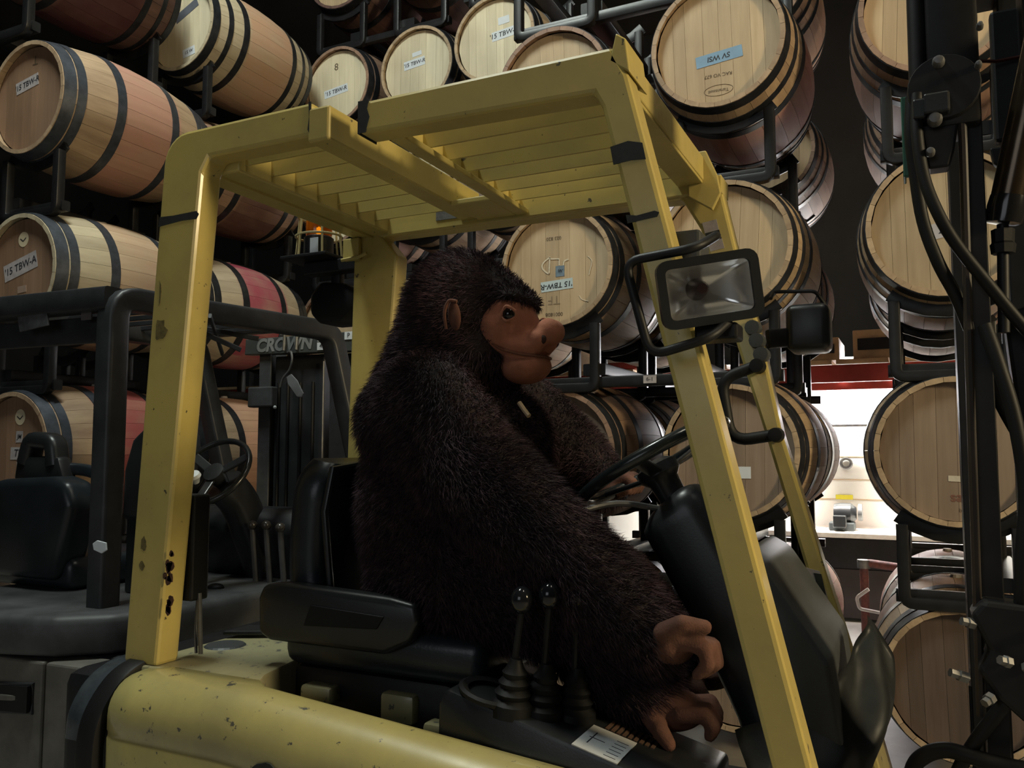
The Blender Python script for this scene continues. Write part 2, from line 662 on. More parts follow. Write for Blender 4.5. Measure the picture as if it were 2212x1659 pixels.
NHB = 8
RIN = RH - 0.0205


def make_head_board(i):
    """board i of the flat head, cut from the disc; lies 32 mm inside the chime"""
    cuts = [-RIN + 2 * RIN * k / NHB for k in range(NHB + 1)]
    jit = [0, 0.006, -0.008, 0.004, 0.007, -0.005, 0.008, -0.004, 0]
    x0, x1 = cuts[i] + jit[i] + 0.0005, cuts[i + 1] + jit[i + 1] - 0.0005
    bm = NB()
    xs = [x0 + (x1 - x0) * k / 4 for k in range(5)]
    zt = [math.sqrt(max(RIN * RIN - x * x, 0.0004)) for x in xs]
    pts = [(x, z) for x, z in zip(xs, zt)] + [(x, -z) for x, z in zip(xs[::-1], zt[::-1])]
    prism(bm, pts, 'Y', 0.032, 0.05, 0.0)
    bmesh.ops.recalc_face_normals(bm, faces=bm.faces[:])
    me = bpy.data.meshes.new('head_board')
    bm.to_mesh(me)
    bm.free()
    return me


STAVE_ME = {}
HEAD_ME = {}
BACK_ME = {}
HOOPS = {
    1: [(0.004, 0.052), (0.066, 0.104), (0.235, 0.283)],
    2: [(0.004, 0.050), (0.110, 0.142), (0.220, 0.262)],
    3: [(0.004, 0.060), (0.068, 0.110), (0.270, 0.318)],
}
HOOP_ME = {}
stave0 = make_stave()
for k, m in STAVE.items():
    STAVE_ME[k] = stave0.copy()
    STAVE_ME[k].materials.append(m)
boards0 = [make_head_board(i) for i in range(NHB)]
for k, m in HEAD.items():
    HEAD_ME[k] = []
    for me in boards0:
        c = me.copy()
        c.materials.append(m)
        HEAD_ME[k].append(c)
    bb = NB()
    lathe(bb, [(0, 0), (RIN, 0), (RIN, 0.018), (0, 0.018)], (0, BL - 0.05, 0), (0, 1, 0), 26)
    bmesh.ops.recalc_face_normals(bb, faces=bb.faces[:])
    me = bpy.data.meshes.new('rear_head')
    bb.to_mesh(me)
    bb.free()
    me.materials.append(m)
    BACK_ME[k] = me
for t, hs in HOOPS.items():
    for hk in ('hoop', 'hoop_blue'):
        L = []
        for a, c in hs:
            L.append(make_hoop(a, c))
            L.append(make_hoop(BL - c, BL - a))
        for me in L:
            me.materials.append(MAT[hk])
        HOOP_ME[(t, hk)] = L
bb = NB()
lathe(bb, [(0, 0.012), (0.02, 0.012), (0.024, 0.0), (0.024, -0.02)], (0, BL / 2, RB), (0, 0, 1), 12)
bmesh.ops.recalc_face_normals(bb, faces=bb.faces[:])
BUNG = bpy.data.meshes.new('bung')
bb.to_mesh(BUNG)
bb.free()
BUNG.materials.append(plain('bung_silicone', (0.30, 0.27, 0.24), 0.5))


def text_mesh(s, size, shear=0.0, bold=0.0):
    cu = bpy.data.curves.new('t', 'FONT')
    cu.body = s
    cu.size = size
    cu.shear = shear
    cu.offset = bold
    cu.align_x = 'CENTER'
    cu.align_y = 'CENTER'
    cu.resolution_u = 3
    o = bpy.data.objects.new('t', cu)
    COL.objects.link(o)
    dg = bpy.context.evaluated_depsgraph_get()
    me = bpy.data.meshes.new_from_object(o.evaluated_get(dg))
    bpy.data.objects.remove(o)
    bpy.data.curves.remove(cu)
    me.materials.clear()
    return me


def put_text(s, size, loc, ang, mat, parent, name='lettering', shear=0.0, bold=0.0, basis=None, label=None):
    """flat print; loc in world, ang = turn in its own plane; default faces -Y"""
    me = text_mesh(s, size, shear, bold)
    if basis is None:
        basis = Matrix(((1, 0, 0), (0, 0, -1), (0, 1, 0)))
    me.transform(Matrix.Translation(loc) @ basis.to_4x4() @ Matrix.Rotation(ang, 4, 'Z'))
    return obj(name, me, mat, parent, label=label)


def tape(root, c, dx, dz, w_, h, ang, mat, text=None, tsize=0.05, tang=None, tmat=None, name='tape_label', shear=0.15):
    """paper or tape stuck on the head; dx,dz from the head centre"""
    bm = NB()
    M = Matrix.Translation((c[0] + dx, c[1] + 0.0315, c[2] + dz)) @ Matrix.Rotation(-ang, 4, 'Y')
    box(bm, -w_ / 2, w_ / 2, -0.0012, 0.0004, -h / 2, h / 2, 0, M=M)
    t = obj(name, bm, mat, root)
    if text:
        put_text(text, tsize, (c[0] + dx, c[1] + 0.0296, c[2] + dz), ang if tang is None else tang, tmat or MAT['ink'], t, shear=shear, bold=0.0006)
    return t


def barrel(x, y, row, label, kind=1, stave='tan', head='tan', stain=(0.3, 0.12, 0.1, 0.0), hoop='hoop', group=None, dz=0.0):
    z = 0.47 + 0.88 * row + dz
    root = thing('wine_barrel', label, 'barrel', (x, y, z), group)
    a0 = rnd.uniform(0, math.pi)
    for k in range(NST):
        o = bpy.data.objects.new('stave', STAVE_ME[stave])
        link(o, root)
        o.rotation_euler = (0, a0 + 2 * math.pi * k / NST, 0)
        o.color = stain
    ra = rnd.uniform(-0.06, 0.06)
    for me in HEAD_ME[head]:
        o = bpy.data.objects.new('head_board', me)
        link(o, root)
        o.rotation_euler = (0, ra, 0)
    link(bpy.data.objects.new('rear_head', BACK_ME[head]), root)
    for me in HOOP_ME[(kind, hoop)]:
        link(bpy.data.objects.new('hoop', me), root)
    o = bpy.data.objects.new('bung', BUNG)
    link(o, root)
    return root


ROSE = (0.42, 0.20, 0.16)
RED = (0.36, 0.055, 0.06)
PURP = (0.30, 0.035, 0.075)
WINE = (0.055, 0.012, 0.016)
PEACH = (0.47, 0.27, 0.17)
XA, YA = -3.93, 2.57
XB, YB = -4.03, 3.59
X1, X2, X3, YF = 0.14, -0.71, -1.515, 3.57
YR = 4.66

# near left stack
bA1 = barrel(XA, YA, 1, 'brown-headed barrel with pink and raspberry sides behind the black truck seat', 3, 'tan', 'brown', (*RED, 0.85), 'hoop_blue')
bA2 = barrel(XA, YA, 2, 'brown-headed barrel with round cream sticker, pale sides, above the black guard rail', 3, 'pale', 'brown', (*PEACH, 0.6), 'hoop_blue')
bA3 = barrel(XA, YA, 3, 'large brown-headed barrel with rosy sides at the upper left edge', 3, 'tan', 'brown', (*ROSE, 0.75), 'hoop_blue')
bA4 = barrel(XA - 0.20, YA - 0.06, 4, 'dark wine-red barrel whose far end hangs in at the top left corner', 2, 'dark', 'brown', (*WINE, 0.95), 'hoop', dz=0.06)
bB1 = barrel(XB, YB, 1, 'barrel with almost black head and tan side behind the black truck steering wheel', 3, 'tan', 'dark', (*ROSE, 0.55), 'hoop')
bB2 = barrel(XB, YB, 2, 'cream barrel with a purple middle above the slanting black guard rail', 3, 'pale', 'dark', (*PURP, 0.93), 'hoop')
bB3 = barrel(XB, YB, 3, 'dark red barrel seen below the yellow guard rear beam', 2, 'brown', 'brown', (*WINE, 0.8), 'hoop')
bB4 = barrel(XB, YB, 4, 'pale-headed barrel with salmon middle high above the yellow rear corner', 2, 'pale', 'pale', (*PEACH, 0.85), 'hoop')
# far stack between, heads towards the camera
M = {}
mx = (-3.68, -3.0, -2.34, -1.64)
words = ('leftmost', 'second', 'third', 'fourth')
for i in range(3):
    for r in (1, 2, 3, 4):
        lab = {4: ('pale-headed barrel with reddish side just above the cut end of the yellow rail', 'pale-headed barrel with white tape, middle of three behind the yellow rail top', 'pale-headed barrel half hidden behind a wider barrel above the yellow rail')[i],
               3: ('far barrel behind the yellow rear beam, leftmost of its row', 'far white-printed barrel head glimpsed through the gap in the yellow guard roof', 'far barrel behind the yellow roof slats')[i],
               2: ('far pale barrel beside the hanging black lamp', 'far barrel behind the gorilla head', 'far barrel behind the gorilla forehead')[i],
               1: ('far tan-headed barrel with small paper notes right of the black mast', 'far barrel behind the gorilla back', 'far barrel behind the gorilla chest')[i]}[r]
        if (i, r) in ((2, 3), (2, 2), (2, 1), (1, 1)):
            continue
        M[i, r] = barrel(mx[i], 4.70 if i < 2 else 4.58, r, lab, 1, 'brown' if i == 0 else 'tan', 'pale' if r > 2 else 'tan', (*((ROSE, ROSE, PEACH)[i]), 0.6 if i == 0 else 0.2))
HID = 'barrel almost wholly hidden behind the forklifts and the gorilla'
for (xx, yy, r) in ((mx[1], 4.70, 1), (mx[2], 4.58, 1), (mx[2], 4.58, 2), (mx[2], 4.58, 3), (mx[0], 4.70, 0), (mx[1], 4.70, 0), (mx[2], 4.58, 0), (XA, YA, 0), (XB, YB, 0), (X3, 3.62, 0), (X3, YR, 2), (X3, YR, 3)):
    barrel(xx, yy, r, HID, 1, 'tan', 'rosy', (*ROSE, 0.3), group='barrels hidden behind the forklifts')
for i in (0, 1):
    barrel(mx[i], 4.72, 5, ('dim barrel bottom at the top edge right of the salmon barrel', 'dim dark barrel at the top edge above the middle of the yellow rail')[i], 1, 'dark', 'tan', (*WINE, 0.5))
# right stacks
bC0 = barrel(X1, 3.62, 0, 'bottom right barrel with a dark brown head behind the black hoses', 1, 'tan', 'umber', (*ROSE, 0.4))
bC1 = barrel(X1, 3.60, 1, 'barrel at right with red-brown printing low on its head beside the glare', 1, 'tan', 'rosy', (*ROSE, 0.2))
bC2 = barrel(X1, 3.56, 2, 'tan-headed barrel at right crossed by two slanting black hoses', 2, 'tan', 'buff', (*ROSE, 0.3))
bC3 = barrel(X1, 3.54, 3, 'tan-headed barrel cut by the top edge behind the black mast head', 2, 'brown', 'tan', (*ROSE, 0.3))
bE0 = barrel(X2, 3.62, 0, 'low barrel with an upside-down white label behind the gorilla foot', 1, 'tan', 'rosy', (*ROSE, 0.4))
bE1 = barrel(X2, 3.60, 1, 'brown-headed barrel with a torn tape scrap between the two yellow front posts', 1, 'tan', 'rosy', (*ROSE, 0.3))
bE2 = barrel(X2, 3.56, 2, 'tan-headed barrel behind the rectangular work lamp', 2, 'tan', 'tan', (*PEACH, 0.2))
bE3 = barrel(X2, 3.50, 3, 'pale barrel with blue tape on its head at the top right of centre', 2, 'tan', 'tan', (*PURP, 0.55))
bD1 = barrel(X3, 3.62, 1, 'shaded barrel with a greenish head right of the gorilla chest', 1, 'brown', 'rosy', (*WINE, 0.3))
bD2 = barrel(X3, 3.62, 2, 'tan-headed barrel with white chalk marks and label in front of the gorilla face', 1, 'tan', 'tan', (*ROSE, 0.25))
bD3 = barrel(X3, 3.58, 3, 'brown-rimmed barrel rising behind the front corner of the yellow guard', 1, 'brown', 'tan', (*PURP, 0.4))
# second rank behind them
for (xx, c, rows) in ((X1, 'r', (0, 1, 2, 3)), (X2, 'm', (0, 1, 2, 3, 4)), (X3, 'l', (0, 1))):
    for r in rows:
        lab = {('r', 0): 'pink barrel top behind the bottom right barrel', ('r', 1): 'barrel hidden behind the barrel with printed head at right', ('r', 2): 'dim barrel sides behind the tan barrel crossed by hoses', ('r', 3): 'dim barrel side below the top right barrel, by the green plate',
               ('m', 0): 'pink-sided barrel low between the far yellow post and the aisle gap', ('m', 1): 'grey-lit barrel side against the white glare', ('m', 2): 'very dim barrel behind the work lamp barrel', ('m', 3): 'brown-sided barrel peeping out below the blue-taped barrel', ('m', 4): 'dark red barrel at the top edge right of the blue-taped barrel',
               ('l', 0): 'low barrel with bright hoops behind the steering column', ('l', 1): 'backlit barrel side between the steering wheel and the yellow front post'}[c, r]
        y = 4.95 if (c, r) == ('m', 3) else YR
        barrel(xx - (0.03 if c == 'm' else 0), y, r, lab, 2 if r > 1 else 1, 'tan' if r < 2 else 'brown', 'tan' if r == 3 else 'rosy', (*(ROSE if r < 3 else WINE), 0.75 if r == 0 else 0.35))

# ------------------------------------------------------------------ marks on the heads


def C(o):
    return tuple(o.location)


T15 = "'15 TBW-R"
UP = math.pi
tape(bA3, C(bA3), -0.035, 0.085, 0.17, 0.062, 0.17, MAT['paper_dull'], T15, 0.040, tmat=MAT['ink'])
put_text('T', 0.07, (XA + 0.02, YA + 0.031, C(bA3)[2] + 0.20), UP, MAT['brand_ink'], bA3, 'burnt_mark')
tape(bA2, C(bA2), -0.02, 0.03, 0.25, 0.085, 0.24, MAT['paper_dull'], "'15 TBW-A", 0.052)
tape(bA2, C(bA2), 0.0, -0.085, 0.065, 0.034, 0.06, plain('faded_label', (0.30, 0.21, 0.16), 0.7))
tape(bA1, C(bA1), 0.035, 0.07, 0.05, 0.055, 0.0, MAT['paper_dull'], 'JM', 0.03)
tape(bA1, C(bA1), 0.03, -0.01, 0.11, 0.06, 0.0, MAT['paper_dull'], 'TR', 0.05)
tape(bA1, C(bA1), 0.05, -0.08, 0.05, 0.09, 0.0, MAT['paper_dull'])
cream = plain('cream_sticker', (0.66, 0.56, 0.38), 0.6, var=0.08)
for o, dx, dz in ((bA2, -0.005, 0.165), (bA1, 0.035, 0.165)):
    bm = NB()
    lathe(bm, [(0, -0.0013), (0.038, -0.0013), (0.038, 0.0), (0, 0)], (o.location.x + dx, o.location.y + 0.0315, o.location.z + dz), (0, 1, 0), 28)
    st = obj('round_sticker', bm, cream, o)
    bm = NB()
    y = o.location.y + 0.0292
    px, pz = o.location.x + dx, o.location.z + dz
    sweep(bm, [(px - 0.022, y, pz + 0.004), (px, y, pz - 0.010)], rrect(0.0008, 0.005, 0.0002))
    sweep(bm, [(px, y, pz - 0.010), (px + 0.020, y, pz + 0.006)], rrect(0.0008, 0.005, 0.0002))
    obj('printed_hands', bm, MAT['ink'], st)
tape(bB4, C(bB4), 0.03, 0.10, 0.20, 0.055, 0.42, plain('grey_tape', (0.12, 0.13, 0.16), 0.6))
tape(bB4, C(bB4), 0.06, -0.17, 0.10, 0.055, 0.15, MAT['paper'], '15 W', 0.03)
tape(M[0, 4], C(M[0, 4]), -0.02, -0.03, 0.21, 0.06, 0.12, MAT['paper'], T15, 0.042)
put_text('8', 0.075, C(M[0, 4]) and (C(M[0, 4])[0] - 0.02, C(M[0, 4])[1] + 0.031, C(M[0, 4])[2] + 0.15), 0, MAT['brand_ink'], M[0, 4], 'burnt_mark')
tape(M[1, 4], C(M[1, 4]), -0.03, 0.04, 0.17, 0.062, 0.10, MAT['paper'], T15, 0.038)
tape(M[1, 4], C(M[1, 4]), -0.01, 0.105, 0.075, 0.03, 0.12, MAT['paper'])
tape(M[2, 4], C(M[2, 4]), 0.06, 0.03, 0.17, 0.062, 0.10, MAT['paper'], T15, 0.045)
tape(M[2, 4], C(M[2, 4]), 0.06, 0.12, 0.08, 0.05, 0.08, MAT['paper'])
put_text('VADOUS', 0.05, (C(M[1, 3])[0] + 0.02, C(M[1, 3])[1] + 0.031, C(M[1, 3])[2] + 0.17), 0, MAT['brand_ink'], M[1, 3], 'head_print')
tape(M[0, 1], C(M[0, 1]), 0.02, 0.03, 0.07, 0.06, 0, MAT['paper_dull'], '15', 0.04)
tape(M[0, 1], C(M[0, 1]), 0.17, 0.12, 0.07, 0.13, -0.2, MAT['paper_dull'], '2', 0.05)
# chalked barrel in front of the gorilla
c = C(bD2)
tape(bD2, c, -0.005, -0.085, 0.165, 0.05, 0.06, plain('pale_blue_tape', (0.46, 0.55, 0.58), 0.65, var=0.1), T15, 0.036, UP + 0.06)
tape(bD2, c, 0.012, -0.018, 0.045, 0.052, 0.0, plain('blue_sticker', (0.17, 0.24, 0.31), 0.6, var=0.4, scale=60), 'W', 0.022)
bm = NB()
yy = c[1] + 0.030


def stroke(bm, pts, w_=0.007):
    sweep(bm, [(c[0] + a, yy, c[2] + b_) for a, b_ in pts], rrect(0.0008, w_, 0.0002))


stroke(bm, spline([(-0.04, 0.055), (-0.075, 0.03), (-0.08, 0.005), (-0.06, -0.018), (-0.045, -0.026)], 4))
stroke(bm, [(-0.045, -0.026), (-0.04, 0.055)])
stroke(bm, [(-0.04, 0.046), (0.008, 0.042), (0.009, 0.010)])
stroke(bm, spline([(0.055, 0.035), (0.035, 0.028), (0.03, 0.008)], 4))
stroke(bm, spline([(0.155, 0.04), (0.175, 0.015), (0.165, -0.03), (0.16, -0.05)], 4), 0.004)
stroke(bm, spline([(0.11, -0.145), (0.125, -0.165), (0.155, -0.175)], 4), 0.004)
obj('chalk_marks', bm, MAT['chalk'], bD2)
put_text('0001808', 0.026, (c[0] - 0.02, c[1] + 0.031, c[2] - 0.225), UP, MAT['brand_ink'], bD2, 'head_print')
put_text('023 820', 0.024, (c[0] - 0.02, c[1] + 0.031, c[2] + 0.145), UP, MAT['brand_ink'], bD2, 'head_print')
put_text('TF', 0.06, (c[0] - 0.02, c[1] + 0.031, c[2] - 0.155), UP, plain('pencil', (0.22, 0.16, 0.10), 0.8), bD2, 'head_print')
# blue taped barrel
c = C(bE3)
tape(bE3, c, 0.005, -0.055, 0.20, 0.052, 0.10, MAT['bluetape'], 'SV WSI', 0.032, UP + 0.08)
put_text('RAC VO 677', 0.022, (c[0] + 0.0, c[1] + 0.031, c[2] - 0.135), UP, MAT['brand_ink'], bE3, 'head_print')
put_text('Taransaud', 0.021, (c[0] + 0.0, c[1] + 0.031, c[2] - 0.205), UP, MAT['brand_ink'], bE3, 'head_print')
bm = NB()
tube(bm, [(c[0] + 0.062 * math.cos(t), c[1] + 0.0315, c[2] - 0.203 + 0.024 * math.sin(t)) for t in [2 * math.pi * k / 30 for k in range(30)]], 0.0010, 5, True)
obj('oval_stamp', bm, MAT['brand_ink'], bE3)
# barrel behind the hoses, barrel by the glare, low barrel, torn scrap
c = C(bC2)
tape(bC2, c, 0.02, -0.015, 0.21, 0.062, 0.18, plain('tape_lilac', (0.40, 0.39, 0.42), 0.7), '1 2 B N 9', 0.042, 0.18)
tape(bC2, c, 0.0, 0.235, 0.17, 0.05, 0.05, plain('tape_grey2', (0.36, 0.34, 0.34), 0.7))
c = C(bC1)
put_text('sagv', 0.052, (c[0] + 0.02, c[1] + 0.031, c[2] - 0.175), 0, plain('red_brown_print', (0.16, 0.07, 0.045), 0.7), bC1, 'head_print', bold=0.001)
put_text('burgun', 0.022, (c[0] + 0.035, c[1] + 0.031, c[2] - 0.225), 0, MAT['brand_ink'], bC1, 'head_print')
tape(bC1, c, 0.01, -0.105, 0.075, 0.022, -0.03, plain('label_cream', (0.50, 0.45, 0.36), 0.7))
c = C(bE0)
tape(bE0, c, 0.02, 0.01, 0.20, 0.056, -0.10, MAT['paper'], T15, 0.042, UP - 0.10)
tape(bE0, c, 0.0, -0.045, 0.06, 0.02, -0.05, MAT['paper_dull'])
put_text('10401', 0.022, (c[0] + 0.0, c[1] + 0.031, c[2] - 0.19), UP, MAT['brand_ink'], bE0, 'head_print')
c = C(bE1)
tape(bE1, c, 0.055, -0.09, 0.055, 0.05, 0.0, MAT['paper'])

# ------------------------------------------------------------------ barrel racks
RACK_TUBE = rrect(0.045, 0.045, 0.007)


def rack(xs, y, row, label, group=None, tagplate=None, hw=0.195, dz=0.0):
    """steel two-barrel rack under barrel row `row`: two long rails, four looped frames with saddles, two cross tubes"""
    z = 0.47 + 0.88 * row + dz
    xm = sum(xs) / len(xs)
    root = thing('barrel_rack', label, 'rack', (xm, y, z - 0.6), group)
    x0, x1 = min(xs) - 0.225, max(xs) + 0.225
    lo = 0.585 if row else 0.445
    for yy in (y + 0.085, y + BL - 0.085):
        b = NB()
        bar(b, (x0, yy, z - lo + 0.025), (x1, yy, z - lo + 0.025), 0.045, 0.05)
        obj('rail', b, MAT['rack'], root, 'flat')
        for xx in xs:
            b = NB()
            loop = [(xx - hw, yy - 0.024, z - 0.285), (xx - hw, yy - 0.024, z - lo), (xx + hw, yy - 0.024, z - lo), (xx + hw, yy - 0.024, z - 0.285)]
            sweep(b, fillet(loop, 0.035, 4), rrect(0.044, 0.044, 0.006), (0, 1, 0))
            obj('frame_loop', b, MAT['rack'], root, 'flat')
            b = NB()
            rr = rad(0.085) + 0.006
            a = [math.radians(d) for d in (-40, -28, -14, 0, 14, 28, 40)]
            sweep(b, [(xx + (rr + 0.012) * math.sin(t), yy, z - (rr + 0.012) * math.cos(t)) for t in a], rrect(0.06, 0.016, 0.004), (0, 1, 0))
            obj('saddle', b, MAT['rack'], root, 'flat')
    for xx in ([xm - 0.22, xm + 0.22]):
        b = NB()
        bar(b, (xx, y + 0.08, z - lo + 0.085), (xx, y + BL - 0.08, z - lo + 0.085), 0.11, 0.055)
        obj('fork_tube', b, MAT['rack'], root, 'flat')
    if tagplate:
        b = NB()
        box(b, tagplate - 0.03, tagplate + 0.03, y + 0.055, y + 0.0575, z - lo + 0.01, z - lo + 0.045)
        t = obj('number_plate', b, MAT['paper_dull'], root)
        put_text('6-1', 0.025, (tagplate, y + 0.0542, z - lo + 0.028), 0, MAT['ink'], t)
    return root


for r in (1, 2, 3, 4):
    rack((X3, X2), 3.57, r, ('black rack under the barrels at steering wheel height', 'black rack with bright edges between gorilla face and work lamp', 'black rack behind the front post of the yellow guard', 'black rack at the top edge over the yellow front corner')[r - 1], tagplate=-1.06 if r == 2 else None)
    rack((X1, 0.94), 3.57, r, ('black looped rack standing on the bottom right barrel', 'black rack right of the glare, under the hose-crossed barrel', 'black rack behind the green plate and hoses', 'black rack behind the mast at the top right')[r - 1])
for r in (1, 2, 3, 4):
    rack((XA - (0.2 if r == 4 else 0), XA - 0.8 - (0.2 if r == 4 else 0)), YA - (0.06 if r == 4 else 0), r, ('dark rack under the lowest barrel at the left edge', 'dark rack at the left edge behind the black guard rail', 'dark rack at the left edge between two brown-headed barrels', 'dark rack high in the top left corner')[r - 1], dz=0.05 if r == 4 else 0)
    rack((XB, XB - 0.8), YB, r, ('far rack behind the black truck seat', 'far rack behind the black truck roof', 'far rack under the dark red barrel behind the yellow post', 'far rack under the salmon barrel')[r - 1])
for r in (1,):
    rack((mx[0], mx[1]), 4.70, r, 'distant rack low behind the black mast')
    rack((mx[2],), 4.60, r, 'distant rack low behind the gorilla')
for r in (2, 3, 4, 5):
    rack((mx[0], mx[1]), 4.70, r, ('distant rack beside the amber beacon', 'distant rack behind the beacon bracket', 'distant rack behind the yellow roof rear', 'distant rack with thin bright edges at the top, left one')[r - 2])
    rack((mx[2],), 4.60, r, ('distant rack behind the gorilla head', 'distant rack behind the far guard rail', 'distant rack behind the front roof slats', 'distant rack at the top edge, above the third pale head')[r - 2])
for r in (1, 2, 3, 4):
    rack((X3, X2 - 0.03), YR, r, ('second-rank rack behind the steering column', 'second-rank rack beside the glare', 'second-rank rack behind the work lamp', 'second-rank rack at the top behind the blue-taped barrel')[r - 1], hw=0.15)
for r in (1, 2, 3):
    rack((X1, 0.94), YR, r, ('second-rank rack low at the right', 'second-rank rack behind the printed barrel', 'second-rank rack behind the green plate')[r - 1])

# ------------------------------------------------------------------ lit bench bay behind the stacks
b = NB(); box(b, -3.6, 1.4, 7.9, 7.95, 0, 2.16); struct('wall_bench', b, MAT['bench_wall'])
t = thing('work_bench', 'white-topped work bench in the bright gap between the barrel stacks', 'bench', (-0.4, 7.5, 0))
b = NB(); box(b, -1.9, 1.2, 7.2, 7.88, 0.66, 0.70, 0.004); obj('bench_top', b, plain('bench_white', (0.78, 0.76, 0.70), 0.5), t)
b = NB(); box(b, -1.9, 1.2, 7.22, 7.25, 0.42, 0.655, 0.003); obj('apron', b, MAT['black_paint'], t)
for k in range(5):
    b = NB(); box(b, -1.9 + 0.62 * k, -1.9 + 0.62 * k + 0.61, 7.24, 7.27, 0.03, 0.415, 0.004); obj('lower_panel', b, plain('bench_front', (0.035, 0.026, 0.026), 0.6), t)
for xx in (-1.85, 1.12):
    b = NB(); box(b, xx, xx + 0.08, 7.25, 7.33, 0, 0.66, 0.004); obj('leg', b, MAT['black_paint'], t)
t = thing('bench_grinder', 'small dark machine standing on the bright bench', 'tool', (-0.55, 7.45, 0.70))
b = NB(); box(b, -0.66, -0.46, 7.38, 7.54, 0.70, 0.77, 0.012); obj('base', b, MAT['grey_plastic'], t)
b = NB(); lathe(b, [(0, -0.09), (0.075, -0.08), (0.085, -0.03), (0.085, 0.05), (0.05, 0.09), (0, 0.09)], (-0.54, 7.46, 0.84), (1, 0, 0), 18); obj('motor', b, MAT['black_plastic'], t, True)
b = NB(); lathe(b, [(0, -0.015), (0.07, -0.015), (0.07, 0.015), (0, 0.015)], (-0.42, 7.46, 0.85), (1, 0, 0), 20); obj('wheel', b, MAT['dull_steel'], t, True)
b = NB(); box(b, -0.62, -0.52, 7.30, 7.40, 0.73, 0.83, 0.01); obj('guard', b, MAT['black_plastic'], t)
b = NB(); box(b, -0.64, -0.50, 7.885, 7.9, 0.93, 0.97, 0.002); tag(obj('yellow_cloth', b, plain('yellow_cloth', (0.75, 0.66, 0.05), 0.8), None, loc=(-0.57, 7.9, 0.93)), 'yellow strip pinned to the white wall above the bench', 'cloth')
b = NB(); tube(b, [(-0.545 + 0.042 * math.cos(2 * math.pi * k / 18), 7.87, 1.245 + 0.042 * math.sin(2 * math.pi * k / 18)) for k in range(18)], 0.014, 8, True); tag(obj('pipe_ring', b, MAT['dull_steel'], None, True, loc=(-0.545, 7.87, 1.2)), 'dark ring hung on the white wall in the gap', 'ring')
for i, (x0, x1, z) in enumerate(((-1.6, 1.2, 1.10), (-1.6, 1.2, 0.93), (-1.6, 1.2, 1.30))):
    b = NB(); box(b, x0, x1, 7.893, 7.9, z, z + 0.006); struct('trim_%d' % (i + 1), b, MAT['wood_raw'])
t = thing('panel_lamp', 'bright white panel lamp hanging over the bench in the gap', 'lamp', (-0.55, 7.3, 2.1))
b = NB(); box(b, -1.15, 0.1, 7.28, 7.36, 1.55, 2.12, 0.01); obj('housing', b, MAT['steel'], t)
b = NB(); box(b, -1.12, 0.07, 7.270, 7.279, 1.57, 2.10, 0.0); obj('diffuser', b, emit('lamp_white', (0.95, 0.96, 1.0), 6.0), t)
for xx in (-0.95, -0.1):
    b = NB(); tube(b, [(xx, 7.32, 2.12), (xx, 7.32, 6.6)], 0.004, 6); obj('cable', b, MAT['steel'], t)
b = NB(); tube(b, fillet([(-0.30, 5.95, 0.46), (-0.375, 5.95, 0.40), (-0.36, 5.95, 0.33), (-0.20, 5.95, 0.31)], 0.02, 4), 0.012, 8); tube(b, [(-0.20, 5.95, 0.31), (-0.10, 5.95, 0.30), (-0.10, 5.95, 0.0)], 0.012, 8)
tag(obj('bent_bar', b, plain('white_bar', (0.70, 0.68, 0.66), 0.4), None, True, loc=(-0.2, 5.95, 0)), 'white bent bar low in the dark aisle between the barrel stacks', 'bar')
pp = thing('floor_pipe', 'rusty red pipe elbow low in the dark aisle between the stacks', 'pipe', (-0.36, 6.6, 0))
b = NB(); tube(b, fillet([(-0.36, 6.6, 0.0), (-0.36, 6.6, 0.55), (-0.05, 6.6, 0.52)], 0.05, 5), 0.03, 10); obj('pipe', b, plain('rusty_pipe', (0.14, 0.035, 0.028), 0.7, var=0.6, scale=20), pp, True)
b = NB(); lathe(b, [(0, -0.035), (0.045, -0.03), (0.045, 0.03), (0, 0.035)], (-0.36, 6.6, 0.54), (0, 0, 1), 12); obj('fitting', b, MAT['dull_steel'], pp, True)
t = thing('pallet_rack', 'red-beamed pallet rack running behind the barrel stacks', 'rack', (-2.5, 6.3, 0))
for z in (1.83,):
    b = NB(); bar(b, (-6.6, 6.2, z + 0.06), (1.6, 6.2, z + 0.06), 0.05, 0.12, 0.006); obj('beam', b, MAT['red'], t, 'flat')
    b = NB(); bar(b, (-6.6, 7.0, z + 0.06), (1.6, 7.0, z + 0.06), 0.05, 0.12, 0.006); obj('beam', b, MAT['red'], t, 'flat')
for xx in (-6.6, -4.1, -1.75, 1.6):
    for yy in (6.2, 7.0):
        b = NB(); bar(b, (xx, yy, 0), (xx, yy, 3.6), 0.09, 0.07, 0.006, (0, 1, 0)); obj('upright', b, MAT['black_paint'], t, 'flat')
for i, xx in enumerate(np.arange(-1.55, 1.4, 0.36)):
    b = NB(); box(b, xx, xx + 0.33, 6.15, 7.05, 1.955, 1.985, 0.003); obj('deck_board', b, MAT['wood_raw'], t)
for i, xx in enumerate(np.arange(-6.4, -1.9, 0.5)):
    b = NB(); box(b, xx, xx + 0.47, 6.15, 7.05, 1.955, 1.98, 0.003); obj('deck_board', b, MAT['wood_raw'], t)
